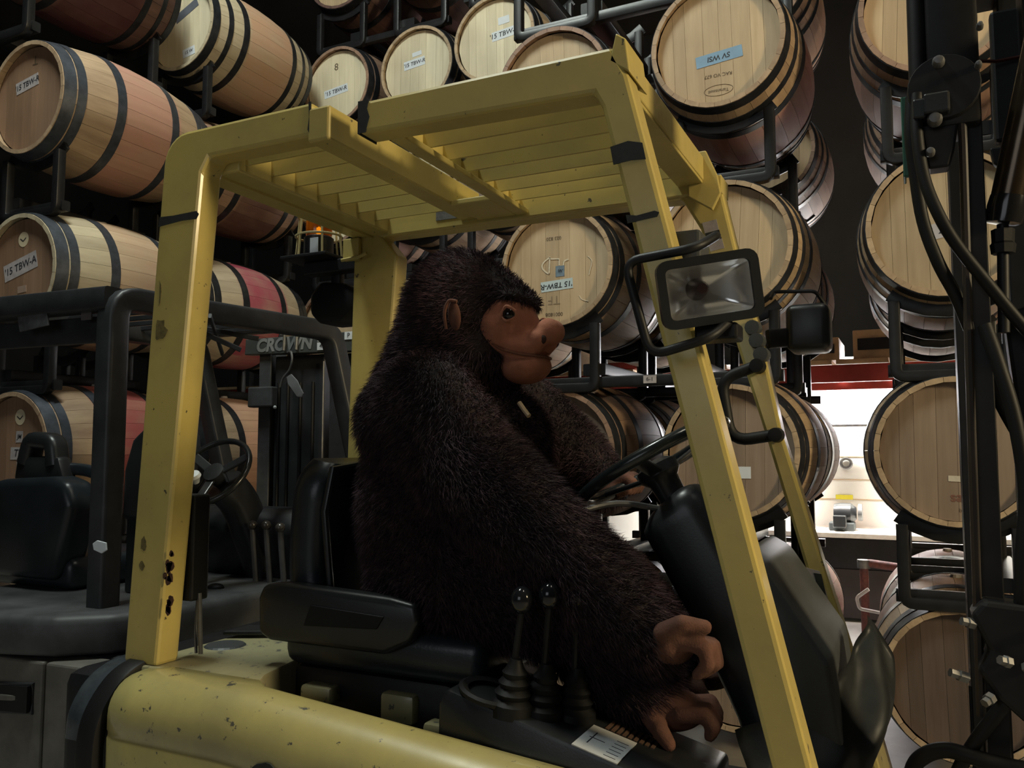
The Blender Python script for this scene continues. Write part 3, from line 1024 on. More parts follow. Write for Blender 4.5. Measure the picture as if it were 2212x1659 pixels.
for (x0, x1, h, m, lab) in ((-0.95, -0.45, 0.16, 'wood_raw', 'pale wooden tray on the rack above the glare, left one'), (-0.36, 0.02, 0.2, 'wood_raw', 'pale wooden tray on the rack above the glare, right one'), (-2.75, -2.45, 0.22, 'crate', 'brown carton on the rack right of the gorilla mouth'), (-2.25, -1.9, 0.18, 'red', 'red tub on the rack between mirror rod and post')):
    t2 = thing('tray' if m == 'wood_raw' else ('carton' if m == 'crate' else 'tub'), lab, 'box', ((x0 + x1) / 2, 6.4, 1.985))
    b = NB(); box(b, x0, x1, 6.18, 6.7, 1.985, 1.985 + h, 0.006); obj('body', b, MAT[m], t2)
    b = NB(); box(b, x0 + 0.03, x1 - 0.03, 6.165, 6.18, 1.985 + h * 0.3, 1.985 + h * 0.7, 0.003); obj('front_slat', b, MAT['black_paint'] if m == 'wood_raw' else MAT['paper_dull'], t2)

# ------------------------------------------------------------------ yellow forklift (faces +X)
FL = thing('forklift', 'yellow forklift with slatted overhead guard, driven by the stuffed gorilla', 'forklift', (-1.0, 1.9, 0))
NY0, NY1, FY0, FY1 = 1.5, 1.57, 2.25, 2.32


def side_rear(y0, y1, name, rail_end):
    b = NB()
    poly = [(rail_end, 2.085), (rail_end, 2.166)]
    cx, cz, r = -1.642, 2.084, 0.08
    for k in range(7):
        a = math.radians(90 + 90 * k / 6)
        poly.append((cx + r * math.cos(a), cz + r * math.sin(a)))
    poly += [(-1.802, 0.825), (-1.688, 0.825), (-1.588, 2.05), (-1.565, 2.085)]
    prism(b, poly, 'Y', y0, y1, 0.009, 2)
    return obj(name, b, MAT['yellow'], FL, False)


def side_front(y0, y1, name, rail_end):
    b = NB()
    poly = [(rail_end, 2.066), (rail_end, 2.140), (-0.505, 2.140), (-0.475, 2.078), (-0.172, 0.825), (-0.06, 0.36), (-0.14, 0.36), (-0.237, 0.817), (-0.528, 2.02), (-0.545, 2.053)]
    prism(b, poly, 'Y', y0, y1, 0.009, 2)
    return obj(name, b, MAT['yellow'], FL, False)


nr = side_rear(NY0, NY1, 'guard_rear_leg', -1.243)
nf = side_front(NY0, NY1, 'guard_front_leg', -1.108)
# far side: one continuous frame
b = NB()
poly = [(-1.56, 2.055), (-0.56, 2.05), (-0.510, 1.96), (-0.437, 1.70), (-0.343, 1.368), (-0.21, 0.874), (-0.15, 0.40), (-0.03, 0.40), (-0.082, 0.594), (-0.166, 0.889), (-0.307, 1.392), (-0.359, 1.673), (-0.414, 1.89), (-0.452, 2.07), (-0.49, 2.14)]
cx, cz, r = -1.642, 2.084, 0.08
for k in range(7):
    a = math.radians(90 + 90 * k / 6)
    poly.append((cx + r * math.cos(a) + 0.05, cz - 0.02 + r * math.sin(a)))
poly += [(-1.70, 0.825), (-1.585, 0.825), (-1.50, 2.0), (-1.53, 2.045)][0:2] + [(-1.502, 1.99)]
prism(b, poly, 'Y', FY0, FY1, 0.008, 2)
ff = obj('guard_far_frame', b, MAT['yellow'], FL, False)
b = NB(); box(b, -1.53, -0.52, 2.232, 2.25, 2.052, 2.125, 0.004); obj('guard_far_rail', b, MAT['yellow'], FL)
# cross beams
b = NB(); box(b, -1.675, -1.525, NY1 - 0.005, FY0 + 0.005, 2.062, 2.135, 0.006)
box(b, -1.60, -1.595, NY1, FY0, 2.055, 2.063, 0.001)
obj('rear_cross_beam', b, MAT['yellow'], FL)
b = NB(); box(b, -1.556, -1.538, NY1, FY0, 2.13, 2.185, 0.003); obj('rear_upstand', b, MAT['yellow'], FL)
b = NB(); box(b, -1.252, -1.19, NY0 - 0.002, 2.24, 2.068, 2.150, 0.006); obj('middle_cross_bar', b, MAT['yellow'], FL)
b = NB(); box(b, -1.062, -1.022, NY1 - 0.01, 2.24, 2.062, 2.078, 0.003); box(b, -1.062, -1.05, NY1 - 0.01, 2.24, 2.078, 2.13, 0.002)
obj('front_cross_bar', b, MAT['yellow'], FL)
b = NB(); box(b, -1.19, -1.062, 2.06, 2.24, 2.062, 2.078, 0.003); obj('gusset_plate', b, MAT['yellow'], FL)
b = NB(); box(b, -0.512, -0.492, NY1 - 0.02, FY1 - 0.03, 2.085, 2.152, 0.004); box(b, -0.565, -0.495, NY1 - 0.02, FY1 - 0.03, 2.078, 2.087, 0.002)
obj('front_beam', b, MAT['yellow'], FL)
# slats, each its own plate with rounded front end
for k in range(7):
    y = 1.586 + 0.095 * k
    for x0, x1, nm in ((-1.545, -1.215, 'slat'), (-1.050, -0.535, 'slat')):
        b = NB()
        poly = [(x0, 2.083), (x1 - 0.014, 2.083), (x1 - 0.004, 2.088), (x1, 2.098), (x1, 2.128), (x1 - 0.004, 2.136), (x1 - 0.014, 2.140), (x0, 2.140)]
        prism(b, poly, 'Y', y, y + 0.007, 0.0)
        obj(nm, b, MAT['yellow'], FL)
# bracket with bolt where the far front leg meets the roof
b = NB()
prism(b, [(-0.535, 2.045), (-0.535, 2.168), (-0.485, 2.168), (-0.455, 2.095), (-0.447, 2.045), (-0.47, 2.0)], 'Y', 2.222, 2.236, 0.003)
box(b, -0.462, -0.447, 2.236, 2.33, 2.05, 2.10, 0.003)
obj('corner_bracket', b, MAT['yellow'], FL)
b = NB(); lathe(b, [(0, -0.012), (0.011, -0.012), (0.011, 0), (0.017, 0), (0.017, 0.006), (0, 0.006)], (-0.545, 2.215, 2.10), (0, 1, 0), 8); obj('bolt', b, MAT['steel'], FL)
b = NB(); prism(b, [(-0.512, 2.11), (-0.498, 2.165), (-0.478, 2.15), (-0.47, 2.08)], 'Y', 1.5, 1.62, 0.003); obj('front_corner_plate', b, MAT['yellow'], FL)
# tape bands and marks
def mark(pts, y, par, nm='tape_mark', m='tape', t=0.0012):
    b = NB()
    prism(b, pts, 'Y', y - t, y + t, 0.0)
    return obj(nm, b, MAT[m] if isinstance(m, str) else m, par)


mark([(-0.511, 1.938), (-0.475, 1.944), (-0.447, 1.936), (-0.4405, 1.903), (-0.47, 1.905), (-0.505, 1.902)], NY0, nf)
mark([(-0.481, 1.800), (-0.46, 1.796), (-0.425, 1.801), (-0.416, 1.797), (-0.42, 1.789), (-0.45, 1.786), (-0.478, 1.783)], NY0, nf)
mark([(-1.727, 1.950), (-1.68, 1.948), (-1.60, 1.950), (-1.592, 1.942), (-1.60, 1.930), (-1.65, 1.931), (-1.731, 1.925)], NY0, nr)
mark([(-1.1085, 2.1405), (-1.080, 2.1405), (-1.085, 2.12), (-1.078, 2.10), (-1.088, 2.066), (-1.1085, 2.0655)], NY0, nf)
b = NB(); box(b, -1.1100, -1.1075, NY0 - 0.001, NY1 + 0.001, 2.065, 2.141); obj('end_tape', b, MAT['tape'], nf)
mark([(-1.2445, 2.1665), (-1.252, 2.1665), (-1.249, 2.13), (-1.253, 2.10), (-1.2445, 2.0845)], NY0, nr)
b = NB(); rr = random.Random(5)
for k in range(16):
    cx_, cz_ = -1.640 - rr.random() * 0.028, 0.945 + rr.random() * 0.16
    s = 0.004 + rr.random() * 0.008
    prism(b, [(cx_ + s * (0.6 + 0.5 * rr.random()) * math.cos(t), cz_ + 1.4 * s * (0.6 + 0.5 * rr.random()) * math.sin(t)) for t in [k2 * 0.9 for k2 in range(7)]], 'Y', NY0 - 0.0009, NY0 + 0.001)
obj('rust_patch', b, plain('rust', (0.11, 0.045, 0.02), 0.8, var=0.6, scale=90), nr, kind='stuff')
for (cx_, cz_, rx_, rz_, sd) in ((-1.715, 1.655, 0.026, 0.030, 2), (-1.722, 1.755, 0.012, 0.034, 8), (-1.745, 1.12, 0.011, 0.018, 4), (-1.748, 1.065, 0.010, 0.012, 6)):
    rr = random.Random(sd)
    mark([(max(cx_ + rx_ * (0.7 + 0.5 * rr.random()) * math.cos(t), -1.728 - (1.65 - cz_) * 0.08), cz_ + rz_ * (0.7 + 0.5 * rr.random()) * math.sin(t)) for t in [k2 * 2 * math.pi / 13 for k2 in range(13)]], NY0, nr, 'grease_smudge', plain('grease', (0.20, 0.16, 0.05), 0.6, var=0.5, scale=60), 0.0006)
b = NB(); box(b, -1.342, -1.248, 2.2295, 2.233, 2.078, 2.108, 0.001); dp = obj('data_plate', b, plain('plate_grey', (0.20, 0.20, 0.20), 0.5, var=0.4, scale=80), FL)
# warning labels on the far leg
for (z0, z1, x, m) in ((1.945, 1.975, -0.475, 'paper_dull'), (1.920, 1.945, -0.468, 'tape'), (1.893, 1.920, -0.461, 'paper_dull')):
    mark([(x - 0.022, z0), (x + 0.016, z0 + 0.006), (x + 0.010, z1 + 0.006), (x - 0.029, z1)], FY0, ff, 'warning_label', m)
mark([(-0.262, 1.058), (-0.226, 1.050), (-0.208, 0.985), (-0.244, 0.993)], FY0, ff, 'warning_label', 'paper_dull')
mark([(-0.240, 1.045), (-0.222, 1.043), (-0.212, 0.992), (-0.230, 1.00)], FY0 - 0.001, ff, 'warning_label', 'tape')
# grab handle
b = NB()
tube(b, fillet([(-0.365, 2.225, 1.572), (-0.455, 2.215, 1.540), (-0.432, 2.215, 1.375), (-0.322, 2.225, 1.392)], 0.055, 6), 0.0155, 12)
gh = obj('grab_handle', b, MAT['rubber'], FL, True)
for p in ((-0.362, 2.215, 1.572), (-0.320, 2.215, 1.392)):
    b = NB(); lathe(b, [(0, -0.01), (0.018, -0.008), (0.02, 0.03), (0, 0.03)], p, (0, 1, 0), 14); m_ = obj('mount', b, MAT['rubber'], gh, True)
# deck, fender, sill
b = NB()
prism(b, [(-1.77, 1.49), (-1.365, 1.485), (-1.375, 1.52), (-1.40, 1.56), (-1.475, 1.92), (-1.475, 2.34), (-1.77, 2.34)], 'Z', 0.50, 0.826, 0.006)
obj('rear_deck', b, MAT['yellow_deck'], FL, True)
b = NB()
st = []
xs = [-1.735, -1.725, -1.70, -1.64, -1.5, -1.37, -1.33, -1.2, -1.0, -0.8, -0.6, -0.4, -0.25]
for i, x in enumerate(xs):
    zt = 0.828 - max(0, x + 1.36) * 0.085
    sh = (0.035, 0.014, 0.004, 0, 0, 0, 0, 0, 0, 0, 0, 0, 0)[i]
    inn = 1.52 if x < -1.36 else 1.492
    ys = 1.383 - (0.0 if x < -1.0 else (x + 1.0) * 0.03)
    R = 0.095
    ring = [(inn, 0.50), (inn, zt - 0.006 - sh), (inn - 0.008, zt - sh)]
    for k in range(8):
        a = math.radians(90 * k / 7)
        ring.append((ys + R - (R - sh) * math.sin(a), zt - R + (R - sh) * math.cos(a)))
    ring += [(ys + sh, zt - 0.125), (ys + sh + 0.003, zt - 0.131), (ys + sh + 0.003, zt - 0.139), (ys + sh, zt - 0.145), (ys + sh, 0.36), (ys + 0.05, 0.34), (inn, 0.34)]
    st.append([b.verts.new((x, p[0], p[1])) for p in ring])
for A, B in zip(st[:-1], st[1:]):
    n = len(A)
    for j in range(n):
        b.faces.new((A[j], A[(j + 1) % n], B[(j + 1) % n], B[j]))
b.faces.new(st[0]); b.faces.new(st[-1][::-1])
obj('fender_sill', b, MAT['yellow_body'], FL, True)
b = NB(); rr = random.Random(3)
top = [(-1.265 + 0.012 * k, 0.683 + 0.008 * rr.random() + 0.02 * (0.5 + 0.5 * math.sin(k * 0.55)) + 0.0006 * k) for k in range(40)]
prism(b, [(-1.25, 0.37)] + top + [(-0.80, 0.37)], 'Y', 1.3795, 1.384, 0.0)
obj('worn_tread_sheet', b, MAT['tape'], FL)
# black edge strip at the back of the fender and its glossy cap
b = NB()
arc = [(-1.755, 1.56, 0.822), (-1.755, 1.50, 0.818), (-1.76, 1.45, 0.793), (-1.765, 1.405, 0.735), (-1.768, 1.388, 0.67), (-1.765, 1.385, 0.55), (-1.76, 1.385, 0.36)]
sweep(b, spline(arc, 5), rrect(0.035, 0.062, 0.008), (1, 0, 0))
obj('edge_strip', b, MAT['rubber'], FL, True)
b = NB()
arc = [(-1.82, 1.57, 0.815), (-1.82, 1.50, 0.806), (-1.825, 1.45, 0.775), (-1.83, 1.418, 0.72), (-1.83, 1.41, 0.66)]
sweep(b, spline(arc, 5), rrect(0.03, 0.085, 0.010), (1, 0, 0))
obj('corner_cap', b, plain('glossy_grey', (0.055, 0.065, 0.075), 0.22, var=0.35, scale=30), FL, True)
b = NB(); box(b, -1.98, -1.77, 1.46, 2.34, 0.22, 0.80, 0.04); obj('counterweight', b, MAT['black_paint'], FL, True)
b = NB(); box(b, -1.76, -0.15, 1.50, 2.32, 0.16, 0.52, 0.01); obj('chassis', b, MAT['black_paint'], FL)
b = NB(); bar(b, (-1.46, 1.56, 0.60), (-0.4, 1.56, 0.60), 0.06, 0.05); obj('floor_lip', b, MAT['dull_steel'], FL, 'flat')
for x, r in ((-1.62, 0.22), (-0.28, 0.26)):
    for y in (1.40, 2.28):
        b = NB(); lathe(b, [(0, 0), (r * 0.5, 0.0), (r * 0.55, 0.02), (r * 0.92, 0.02), (r, 0.05), (r, 0.13), (r * 0.92, 0.16), (0, 0.16)], (x, y, r), (0, 1, 0), 26)
        obj('wheel', b, MAT['rubber'], FL, True)
b = NB(); tube(b, spline([(-1.655, 1.60, 0.99), (-1.65, 1.60, 0.92), (-1.645, 1.60, 0.84)], 4), 0.006, 8); tube(b, spline([(-1.67, 1.61, 0.99), (-1.675, 1.61, 0.9), (-1.66, 1.60, 0.84)], 4), 0.004, 8)
obj('cable', b, MAT['dull_steel'], FL, True)
b = NB(); box(b, -1.728, -1.655, 1.573, 1.63, 0.972, 1.24, 0.006); obj('rubber_pad', b, MAT['rubber'], FL)
b = NB(); prism(b, [(-1.77, 1.80), (-1.77, 1.90), (-1.64, 1.955), (-1.62, 2.06), (-1.57, 2.2), (-1.60, 1.93), (-1.655, 1.86)], 'Z', 0.834, 0.846, 0.004); obj('latch_lever', b, MAT['black_plastic'], FL)
b = NB(); lathe(b, [(0, 0), (0.055, 0), (0.05, 0.004), (0, 0.004)], (-1.70, 1.74, 0.826), (0, 0, 1), 22); obj('filler_cover', b, MAT['grey_plastic'], FL)
# seat
b = NB(); box(b, -1.40, -0.95, 1.66, 2.16, 0.52, 0.83, 0.02); obj('seat_pedestal', b, MAT['black_paint'], FL, True)
b = NB(); box(b, -1.42, -0.86, 1.64, 2.18, 0.83, 0.94, 0.035, 3); obj('seat_cushion', b, MAT['vinyl'], FL, True)
b = NB()
sweep(b, spline([(-1.375, 1.9, 0.93), (-1.40, 1.9, 1.05), (-1.395, 1.9, 1.2), (-1.375, 1.9, 1.325)], 5), rrect(0.44, 0.11, 0.04, 4), (1, 0, 0), scale=[1] * 13 + [0.97, 0.92, 0.80])
bk = obj('seat_backrest', b, MAT['vinyl'], FL, True)
b = NB()
sweep(b, [(-1.315, 1.70, 0.98), (-1.33, 1.685, 1.2), (-1.32, 1.70, 1.305), (-1.315, 1.9, 1.325), (-1.32, 2.1, 1.305), (-1.33, 2.115, 1.2)], circ(0.009, 8), (1, 0, 0.01)); obj('piping', b, MAT['black_plastic'], bk, True)
b = NB()
prism(b, [(-1.475, 0.905), (-1.44, 0.888), (-1.10, 0.888), (-1.035, 0.92), (-1.01, 0.965), (-1.02, 1.008), (-1.09, 1.018), (-1.40, 1.030), (-1.462, 1.022), (-1.478, 0.99)], 'Y', 1.615, 1.665, 0.014, 3)
hr = obj('hip_restraint', b, MAT['black_plastic'], FL, True)
b = NB(); prism(b, [(-1.33, 0.935), (-1.12, 0.945), (-1.10, 0.975), (-1.31, 0.985)], 'Y', 1.611, 1.617, 0.002); obj('restraint_recess', b, MAT['rubber'], hr)
for (x0, x1, z0, z1, y0) in ((-1.345, -1.255, 0.755, 0.795, 1.62), (-1.125, -1.035, 0.735, 0.80, 1.635), (-0.99, -0.93, 0.725, 0.76, 1.60)):
    b = NB(); box(b, x0, x1, y0, y0 + 0.05, z0, z1, 0.010); obj('seat_bracket', b, MAT['yellow_deck'], FL, True)
# lever console with bellows, levers and data label
b = NB()
prism(b, [(-0.90, 0.50), (-0.893, 0.838), (-0.874, 0.870), (-0.36, 0.741), (-0.36, 0.50)], 'Y', 1.505, 1.765, 0.010, 2)
cs = obj('lever_console', b, MAT['black_plastic'], FL, True)


def zc(x):
    return 0.870 - 0.2510 * (x + 0.874)


for k, (x, y) in enumerate(((-0.745, 1.545), (-0.695, 1.585), (-0.645, 1.63))):
    b = NB()
    z = zc(x)
    prof = [(0.046, -0.012)]
    for q in range(4):
        prof += [(0.044 - 0.006 * q, 0.012 + 0.020 * q), (0.033 - 0.005 * q, 0.022 + 0.020 * q)]
    prof += [(0.012, 0.098), (0, 0.098)]
    lathe(b, prof, (x, y, z), (0.1, 0, 1), 16)
    bl = obj('bellows', b, MAT['rubber'], cs, True)
    top_ = ((-0.722, 1.545, 1.040), (-0.674, 1.575, 1.048), (-0.628, 1.61, 1.045))[k]
    b = NB()
    tube(b, [(x, y, z + 0.05), top_], 0.007, 8)
    lv = obj('lever', b, MAT['black_paint'], cs, True)
    b = NB(); ball(b, (top_[0], top_[1], top_[2] + 0.012), 0.023, 0.023, 0.028, sub=3); obj('lever_knob', b, plain('knob_gloss', (0.012, 0.013, 0.016), 0.12, var=0.1), lv, 'all')
b = NB(); lathe(b, [(0.05, 0.0), (0.068, 0.004), (0.07, 0.012), (0.062, 0.016), (0.05, 0.012)], (-0.80, 1.56, zc(-0.80) - 0.002), (0.25, 0, 1), 24); obj('tray_ring', b, MAT['rubber'], cs, True)
Mt = Matrix.Translation((-0.553, 1.563, zc(-0.553) + 0.0012)) @ Matrix.Rotation(math.atan(0.251), 4, 'Y')
b = NB(); box(b, -0.048, 0.044, -0.062, 0.060, -0.001, 0.001, M=Mt); lb = obj('data_label', b, plain('label_silver', (0.50, 0.52, 0.54), 0.45, var=0.18, scale=26), cs)
b = NB(); box(b, -0.035, -0.003, 0.0, 0.002, 0.001, 0.0016, M=Mt); box(b, -0.030, -0.028, -0.03, 0.03, 0.001, 0.0016, M=Mt)
for k in range(6):
    box(b, 0.012, 0.036, -0.05 + 0.016 * k, -0.0485 + 0.016 * k, 0.001, 0.0016, M=Mt)
obj('label_print', b, MAT['ink'], lb)
Mt2 = Matrix.Translation((-0.525, 1.655, zc(-0.525) + 0.0012)) @ Matrix.Rotation(math.atan(0.251), 4, 'Y')
b = NB()
for k in range(9):
    box(b, -0.055 + 0.012 * k, -0.048 + 0.012 * k, -0.026, 0.026, -0.001, 0.001, M=Mt2)
obj('striped_label', b, plain('label_brown', (0.13, 0.075, 0.05), 0.6, var=0.4), cs)
# steering wheel, column
SWC = Vector((-0.55, 1.9, 1.325))
n_ = Vector((-0.5, 0, 0.866)); e1 = Vector((0.866, 0, 0.5)); e2 = Vector((0, 1, 0))
b = NB()
tube(b, [SWC + e1 * 0.185 * math.cos(t) + e2 * 0.185 * math.sin(t) for t in [2 * math.pi * k / 40 for k in range(40)]], 0.0150, 12, True)
sw = obj('steering_wheel', b, plain('wheel_rubber', (0.012, 0.016, 0.017), 0.22, var=0.2), FL, 'all')
for a in (35, 155, 275):
    t = math.radians(a)
    b = NB(); sweep(b, [SWC - n_ * 0.035, SWC - n_ * 0.02 + (e1 * math.cos(t) + e2 * math.sin(t)) * 0.08, SWC + (e1 * math.cos(t) + e2 * math.sin(t)) * 0.18], rrect(0.034, 0.012, 0.005), n_)
    obj('spoke', b, MAT['black_plastic'], sw, True)
b = NB(); lathe(b, [(0, -0.10), (0.032, -0.10), (0.036, -0.05), (0.05, -0.035), (0.05, -0.012), (0.03, 0.0), (0, 0.002)], SWC, n_, 22); obj('hub', b, MAT['black_plastic'], sw, True)
b = NB()
sweep(b, spline([(-0.515, 1.9, 1.235), (-0.49, 1.9, 1.205), (-0.44, 1.9, 1.12), (-0.36, 1.9, 0.98), (-0.28, 1.9, 0.82), (-0.20, 1.9, 0.62)], 4), rrect(0.16, 0.17, 0.05, 4), (0.866, 0, 0.5), scale=[0.60, 0.8, 0.9, 0.96] + [1.0] * 9 + [1.05] * 4 + [1.1] * 4)
obj('column_shroud', b, MAT['black_plastic'], FL, True)
b = NB(); tube(b, spline([(-0.52, 1.86, 1.22), (-0.60, 1.78, 1.235), (-0.68, 1.70, 1.215)], 5), 0.007, 8); ball(b, (-0.69, 1.69, 1.212), 0.013); obj('direction_lever', b, MAT['dull_steel'], FL, True)
# dash cowl between the front legs
b = NB()
prism(b, [(-0.355, 1.125), (-0.335, 1.140), (-0.29, 1.115), (-0.165, 0.93), (-0.12, 0.60), (-0.12, 0.40), (-0.20, 0.40), (-0.255, 0.9)], 'Y', 1.78, 2.225, 0.018, 3)
obj('dash_cowl', b, MAT['grey_plastic'], FL, True)
b = NB(); prism(b, [(-0.40, 0.30), (-0.24, 0.72), (-0.10, 0.70), (0.0, 0.30)], 'Y', 2.02, 2.26, 0.01); obj('front_bulkhead', b, MAT['yellow_body'], FL)
b = NB(); prism(b, [(-0.42, 0.30), (-0.36, 0.62), (-0.10, 0.62), (-0.02, 0.30)], 'Y', 1.56, 2.02, 0.01); obj('front_bulkhead', b, MAT['black_paint'], FL)
# work lamp on the near front leg
WC = Vector((-0.307, 1.425, 1.628))
wn = Vector((0.40, -0.90, -0.16)).normalized()
wr = Vector((0.89, 0.42, 0.155)); wr = (wr - wn * wr.dot(wn)).normalized()
wu = wn.cross(wr) * -1
if wu.z < 0:
    wu = -wu
WM = Matrix(((wr.x, wu.x, wn.x, WC.x), (wr.y, wu.y, wn.y, WC.y), (wr.z, wu.z, wn.z, WC.z), (0, 0, 0, 1)))
WL = thing('tmp', '', '') if False else None


def local(bm):
    bmesh.ops.transform(bm, matrix=WM, verts=bm.verts[:])
    return bm


W2, H2 = 0.088, 0.060
b = NB()
fr = rrect(2 * W2, 2 * H2, 0.02, 4); mid = rrect(2 * W2 - 0.030, 2 * H2 - 0.030, 0.010, 4); bk_ = rrect(2 * W2 - 0.02, 2 * H2 - 0.02, 0.02, 4); rear = rrect(0.10, 0.07, 0.02, 4)
R0 = [b.verts.new((p[0], p[1], -0.012)) for p in mid]; R1 = [b.verts.new((p[0], p[1], 0.0)) for p in mid]
R2 = [b.verts.new((p[0], p[1], 0.0)) for p in fr]; R3 = [b.verts.new((p[0], p[1], -0.022)) for p in fr]
R4 = [b.verts.new((p[0], p[1], -0.028)) for p in bk_]; R5 = [b.verts.new((p[0] - 0.01, p[1], -0.085)) for p in rear]
for A, B in ((R0, R1), (R1, R2), (R2, R3), (R3, R4), (R4, R5)):
    for j in range(len(A)):
        b.faces.new((A[j], A[(j + 1) % len(A)], B[(j + 1) % len(A)], B[j]))
b.faces.new(R5)
wl = obj('work_lamp', local(b), MAT['black_plastic'], FL, True, label='rectangular black work lamp with clear lens')
b = NB()
ring = rrect(2 * W2 - 0.031, 2 * H2 - 0.031, 0.010, 4)
prev = [b.verts.new((p[0], p[1], -0.008)) for p in ring]
for s, z in ((0.93, -0.03), (0.78, -0.045), (0.5, -0.055), (0.2, -0.058)):
    cur = [b.verts.new((p[0] * s, p[1] * s, z)) for p in ring]
    for j in range(len(ring)):
        b.faces.new((prev[j], prev[(j + 1) % len(ring)], cur[(j + 1) % len(ring)], cur[j]))
    prev = cur
b.faces.new(prev)
mm, nt, bs = new_mat('mirror_reflector'); bs.inputs['Metallic'].default_value = 0.75; bs.inputs['Roughness'].default_value = 0.22; bs.inputs['Base Color'].default_value = (0.92, 0.92, 0.90, 1)
obj('reflector', local(b), mm, wl, True)
b = NB(); lathe(b, [(0, 0.0), (0.009, 0.0), (0.014, -0.012), (0.016, -0.03), (0.02, -0.05)], (-0.012, 0.004, -0.006), (0, 0, 1), 14); obj('bulb', local(b), plain('bulb_dark', (0.05, 0.03, 0.028), 0.2, var=0.3), wl, True)
b = NB(); b.faces.new([b.verts.new((p[0], p[1], -0.004)) for p in rrect(2 * W2 - 0.032, 2 * H2 - 0.032, 0.010, 4)])
gm, nt, bs = new_mat('lens_glass'); bs.inputs['Transmission Weight'].default_value = 1.0; bs.inputs['Roughness'].default_value = 0.03; bs.inputs['IOR'].default_value = 1.12
obj('lens', local(b), gm, wl)
b = NB()
tube(b, fillet([(-0.352, 1.575, 1.745), (-0.300, 1.47, 1.735), (-0.325, 1.40, 1.697), (-0.452, 1.40, 1.686), (-0.408, 1.40, 1.515), (-0.305, 1.41, 1.542), (-0.285, 1.46, 1.575)], 0.03, 5), 0.0085, 10)
obj('lamp_guard_rod', b, MAT['black_paint'], FL, True)
b = NB(); box(b, -0.415, -0.358, 1.575, 1.66, 1.700, 1.778, 0.006); obj('lamp_bracket', b, MAT['grey_plastic'], FL)
b = NB(); box(b, -0.345, -0.270, 1.46, 1.52, 1.545, 1.575, 0.005); obj('lamp_foot', b, MAT['black_paint'], FL)
# second lamp on the far leg
b = NB(); box(b, -0.300, -0.190, 2.30, 2.42, 1.615, 1.742, 0.02, 3); fl2 = obj('far_work_lamp', b, MAT['black_plastic'], FL, True)
b = NB(); tube(b, fillet([(-0.335, 2.30, 1.760), (-0.333, 2.34, 1.785), (-0.225, 2.34, 1.778), (-0.205, 2.36, 1.745)], 0.012, 4), 0.005, 8); obj('lamp_guard_rod', b, MAT['black_paint'], FL, True)
for z in (1.675, 1.640, 1.603):
    x = -0.352 - (1.64 - z) * 0.28 * -1
    b = NB(); lathe(b, [(0, -0.022), (0.019, -0.020), (0.021, 0.0), (0.021, 0.02), (0, 0.02)], (x - 0.012, 2.245, z), (0, 1, 0), 14); obj('bolt', b, MAT['grey_plastic'], FL, True)
b = NB(); bar(b, (-0.345, 2.30, 1.65), (-0.25, 2.35, 1.66), 0.03, 0.05); obj('lamp_bracket', b, MAT['black_paint'], FL, 'flat')
# amber beacon in its cage, rear far corner, with the dark reversing lamp below
BX, BY, BZ = -1.862, 2.30, 2.025
b = NB(); prism(b, [(BX - 0.10, BY - 0.085), (BX + 0.095, BY - 0.085), (BX + 0.095, BY + 0.09), (BX - 0.10, BY + 0.09)], 'Z', BZ - 0.012, BZ, 0.003)
bc = obj('beacon_shelf', b, MAT['black_paint'], FL)
b = NB(); lathe(b, [(0, 0), (0.052, 0), (0.052, 0.07), (0.046, 0.075), (0, 0.075)], (BX, BY, BZ), (0, 0, 1), 22); obj('beacon_base', b, MAT['black_plastic'], bc, True)
am, nt, bs = new_mat('amber_lens'); bs.inputs['Base Color'].default_value = (0.75, 0.22, 0.015, 1); bs.inputs['Transmission Weight'].default_value = 0.6; bs.inputs['Roughness'].default_value = 0.15
b = NB(); lathe(b, [(0.044, 0.075), (0.046, 0.085), (0.045, 0.14), (0.038, 0.158), (0.0, 0.164)], (BX, BY, BZ), (0, 0, 1), 22); obj('amber_lens', b, am, bc, True)
b = NB(); lathe(b, [(0, 0.08), (0.006, 0.08), (0.006, 0.105), (0, 0.11)], (BX, BY, BZ), (0, 0, 1), 8); obj('beacon_bulb', b, emit('amber_glow', (1.0, 0.55, 0.05), 1.5), bc)
b = NB()
for k in range(6):
    a = 2 * math.pi * k / 6 + 0.25
    tube(b, [(BX + 0.088 * math.cos(a), BY + 0.080 * math.sin(a), BZ), (BX + 0.070 * math.cos(a), BY + 0.066 * math.sin(a), BZ + 0.185)], 0.0042, 6)
for z, f in ((0.075, 0.082), (0.145, 0.074)):
    tube(b, [(BX + f * math.cos(t), BY + f * 0.92 * math.sin(t), BZ + z) for t in [2 * math.pi * k / 24 for k in range(24)]], 0.0042, 6, True)
tube(b, [(BX + 0.072 * math.cos(t), BY + 0.066 * math.sin(t), BZ + 0.185) for t in [2 * math.pi * k / 24 for k in range(24)]], 0.0042, 6, True)
obj('beacon_cage', b, plain('cage_paint', (0.50, 0.42, 0.20), 0.5, var=0.3), bc, True)
b = NB(); box(b, BX + 0.005, BX + 0.04, BY - 0.0535, BY - 0.0515, BZ + 0.008, BZ + 0.06, 0.0); obj('beacon_label', b, MAT['paper'], bc)
b = NB(); box(b, BX - 0.05, -1.66, BY - 0.02, BY + 0.03, BZ - 0.06, BZ - 0.013, 0.006); obj('beacon_arm', b, MAT['black_paint'], FL)
b = NB(); box(b, -1.705, -1.64, 2.23, 2.249, 1.985, 2.06, 0.004); tube(b, [(-1.70, 2.22, 1.985), (-1.63, 2.22, 1.99), (-1.60, 2.22, 2.0)], 0.006, 8); obj('beacon_bracket', b, MAT['yellow'], FL)
b = NB()
for (x, z, q, s) in ():
    pass
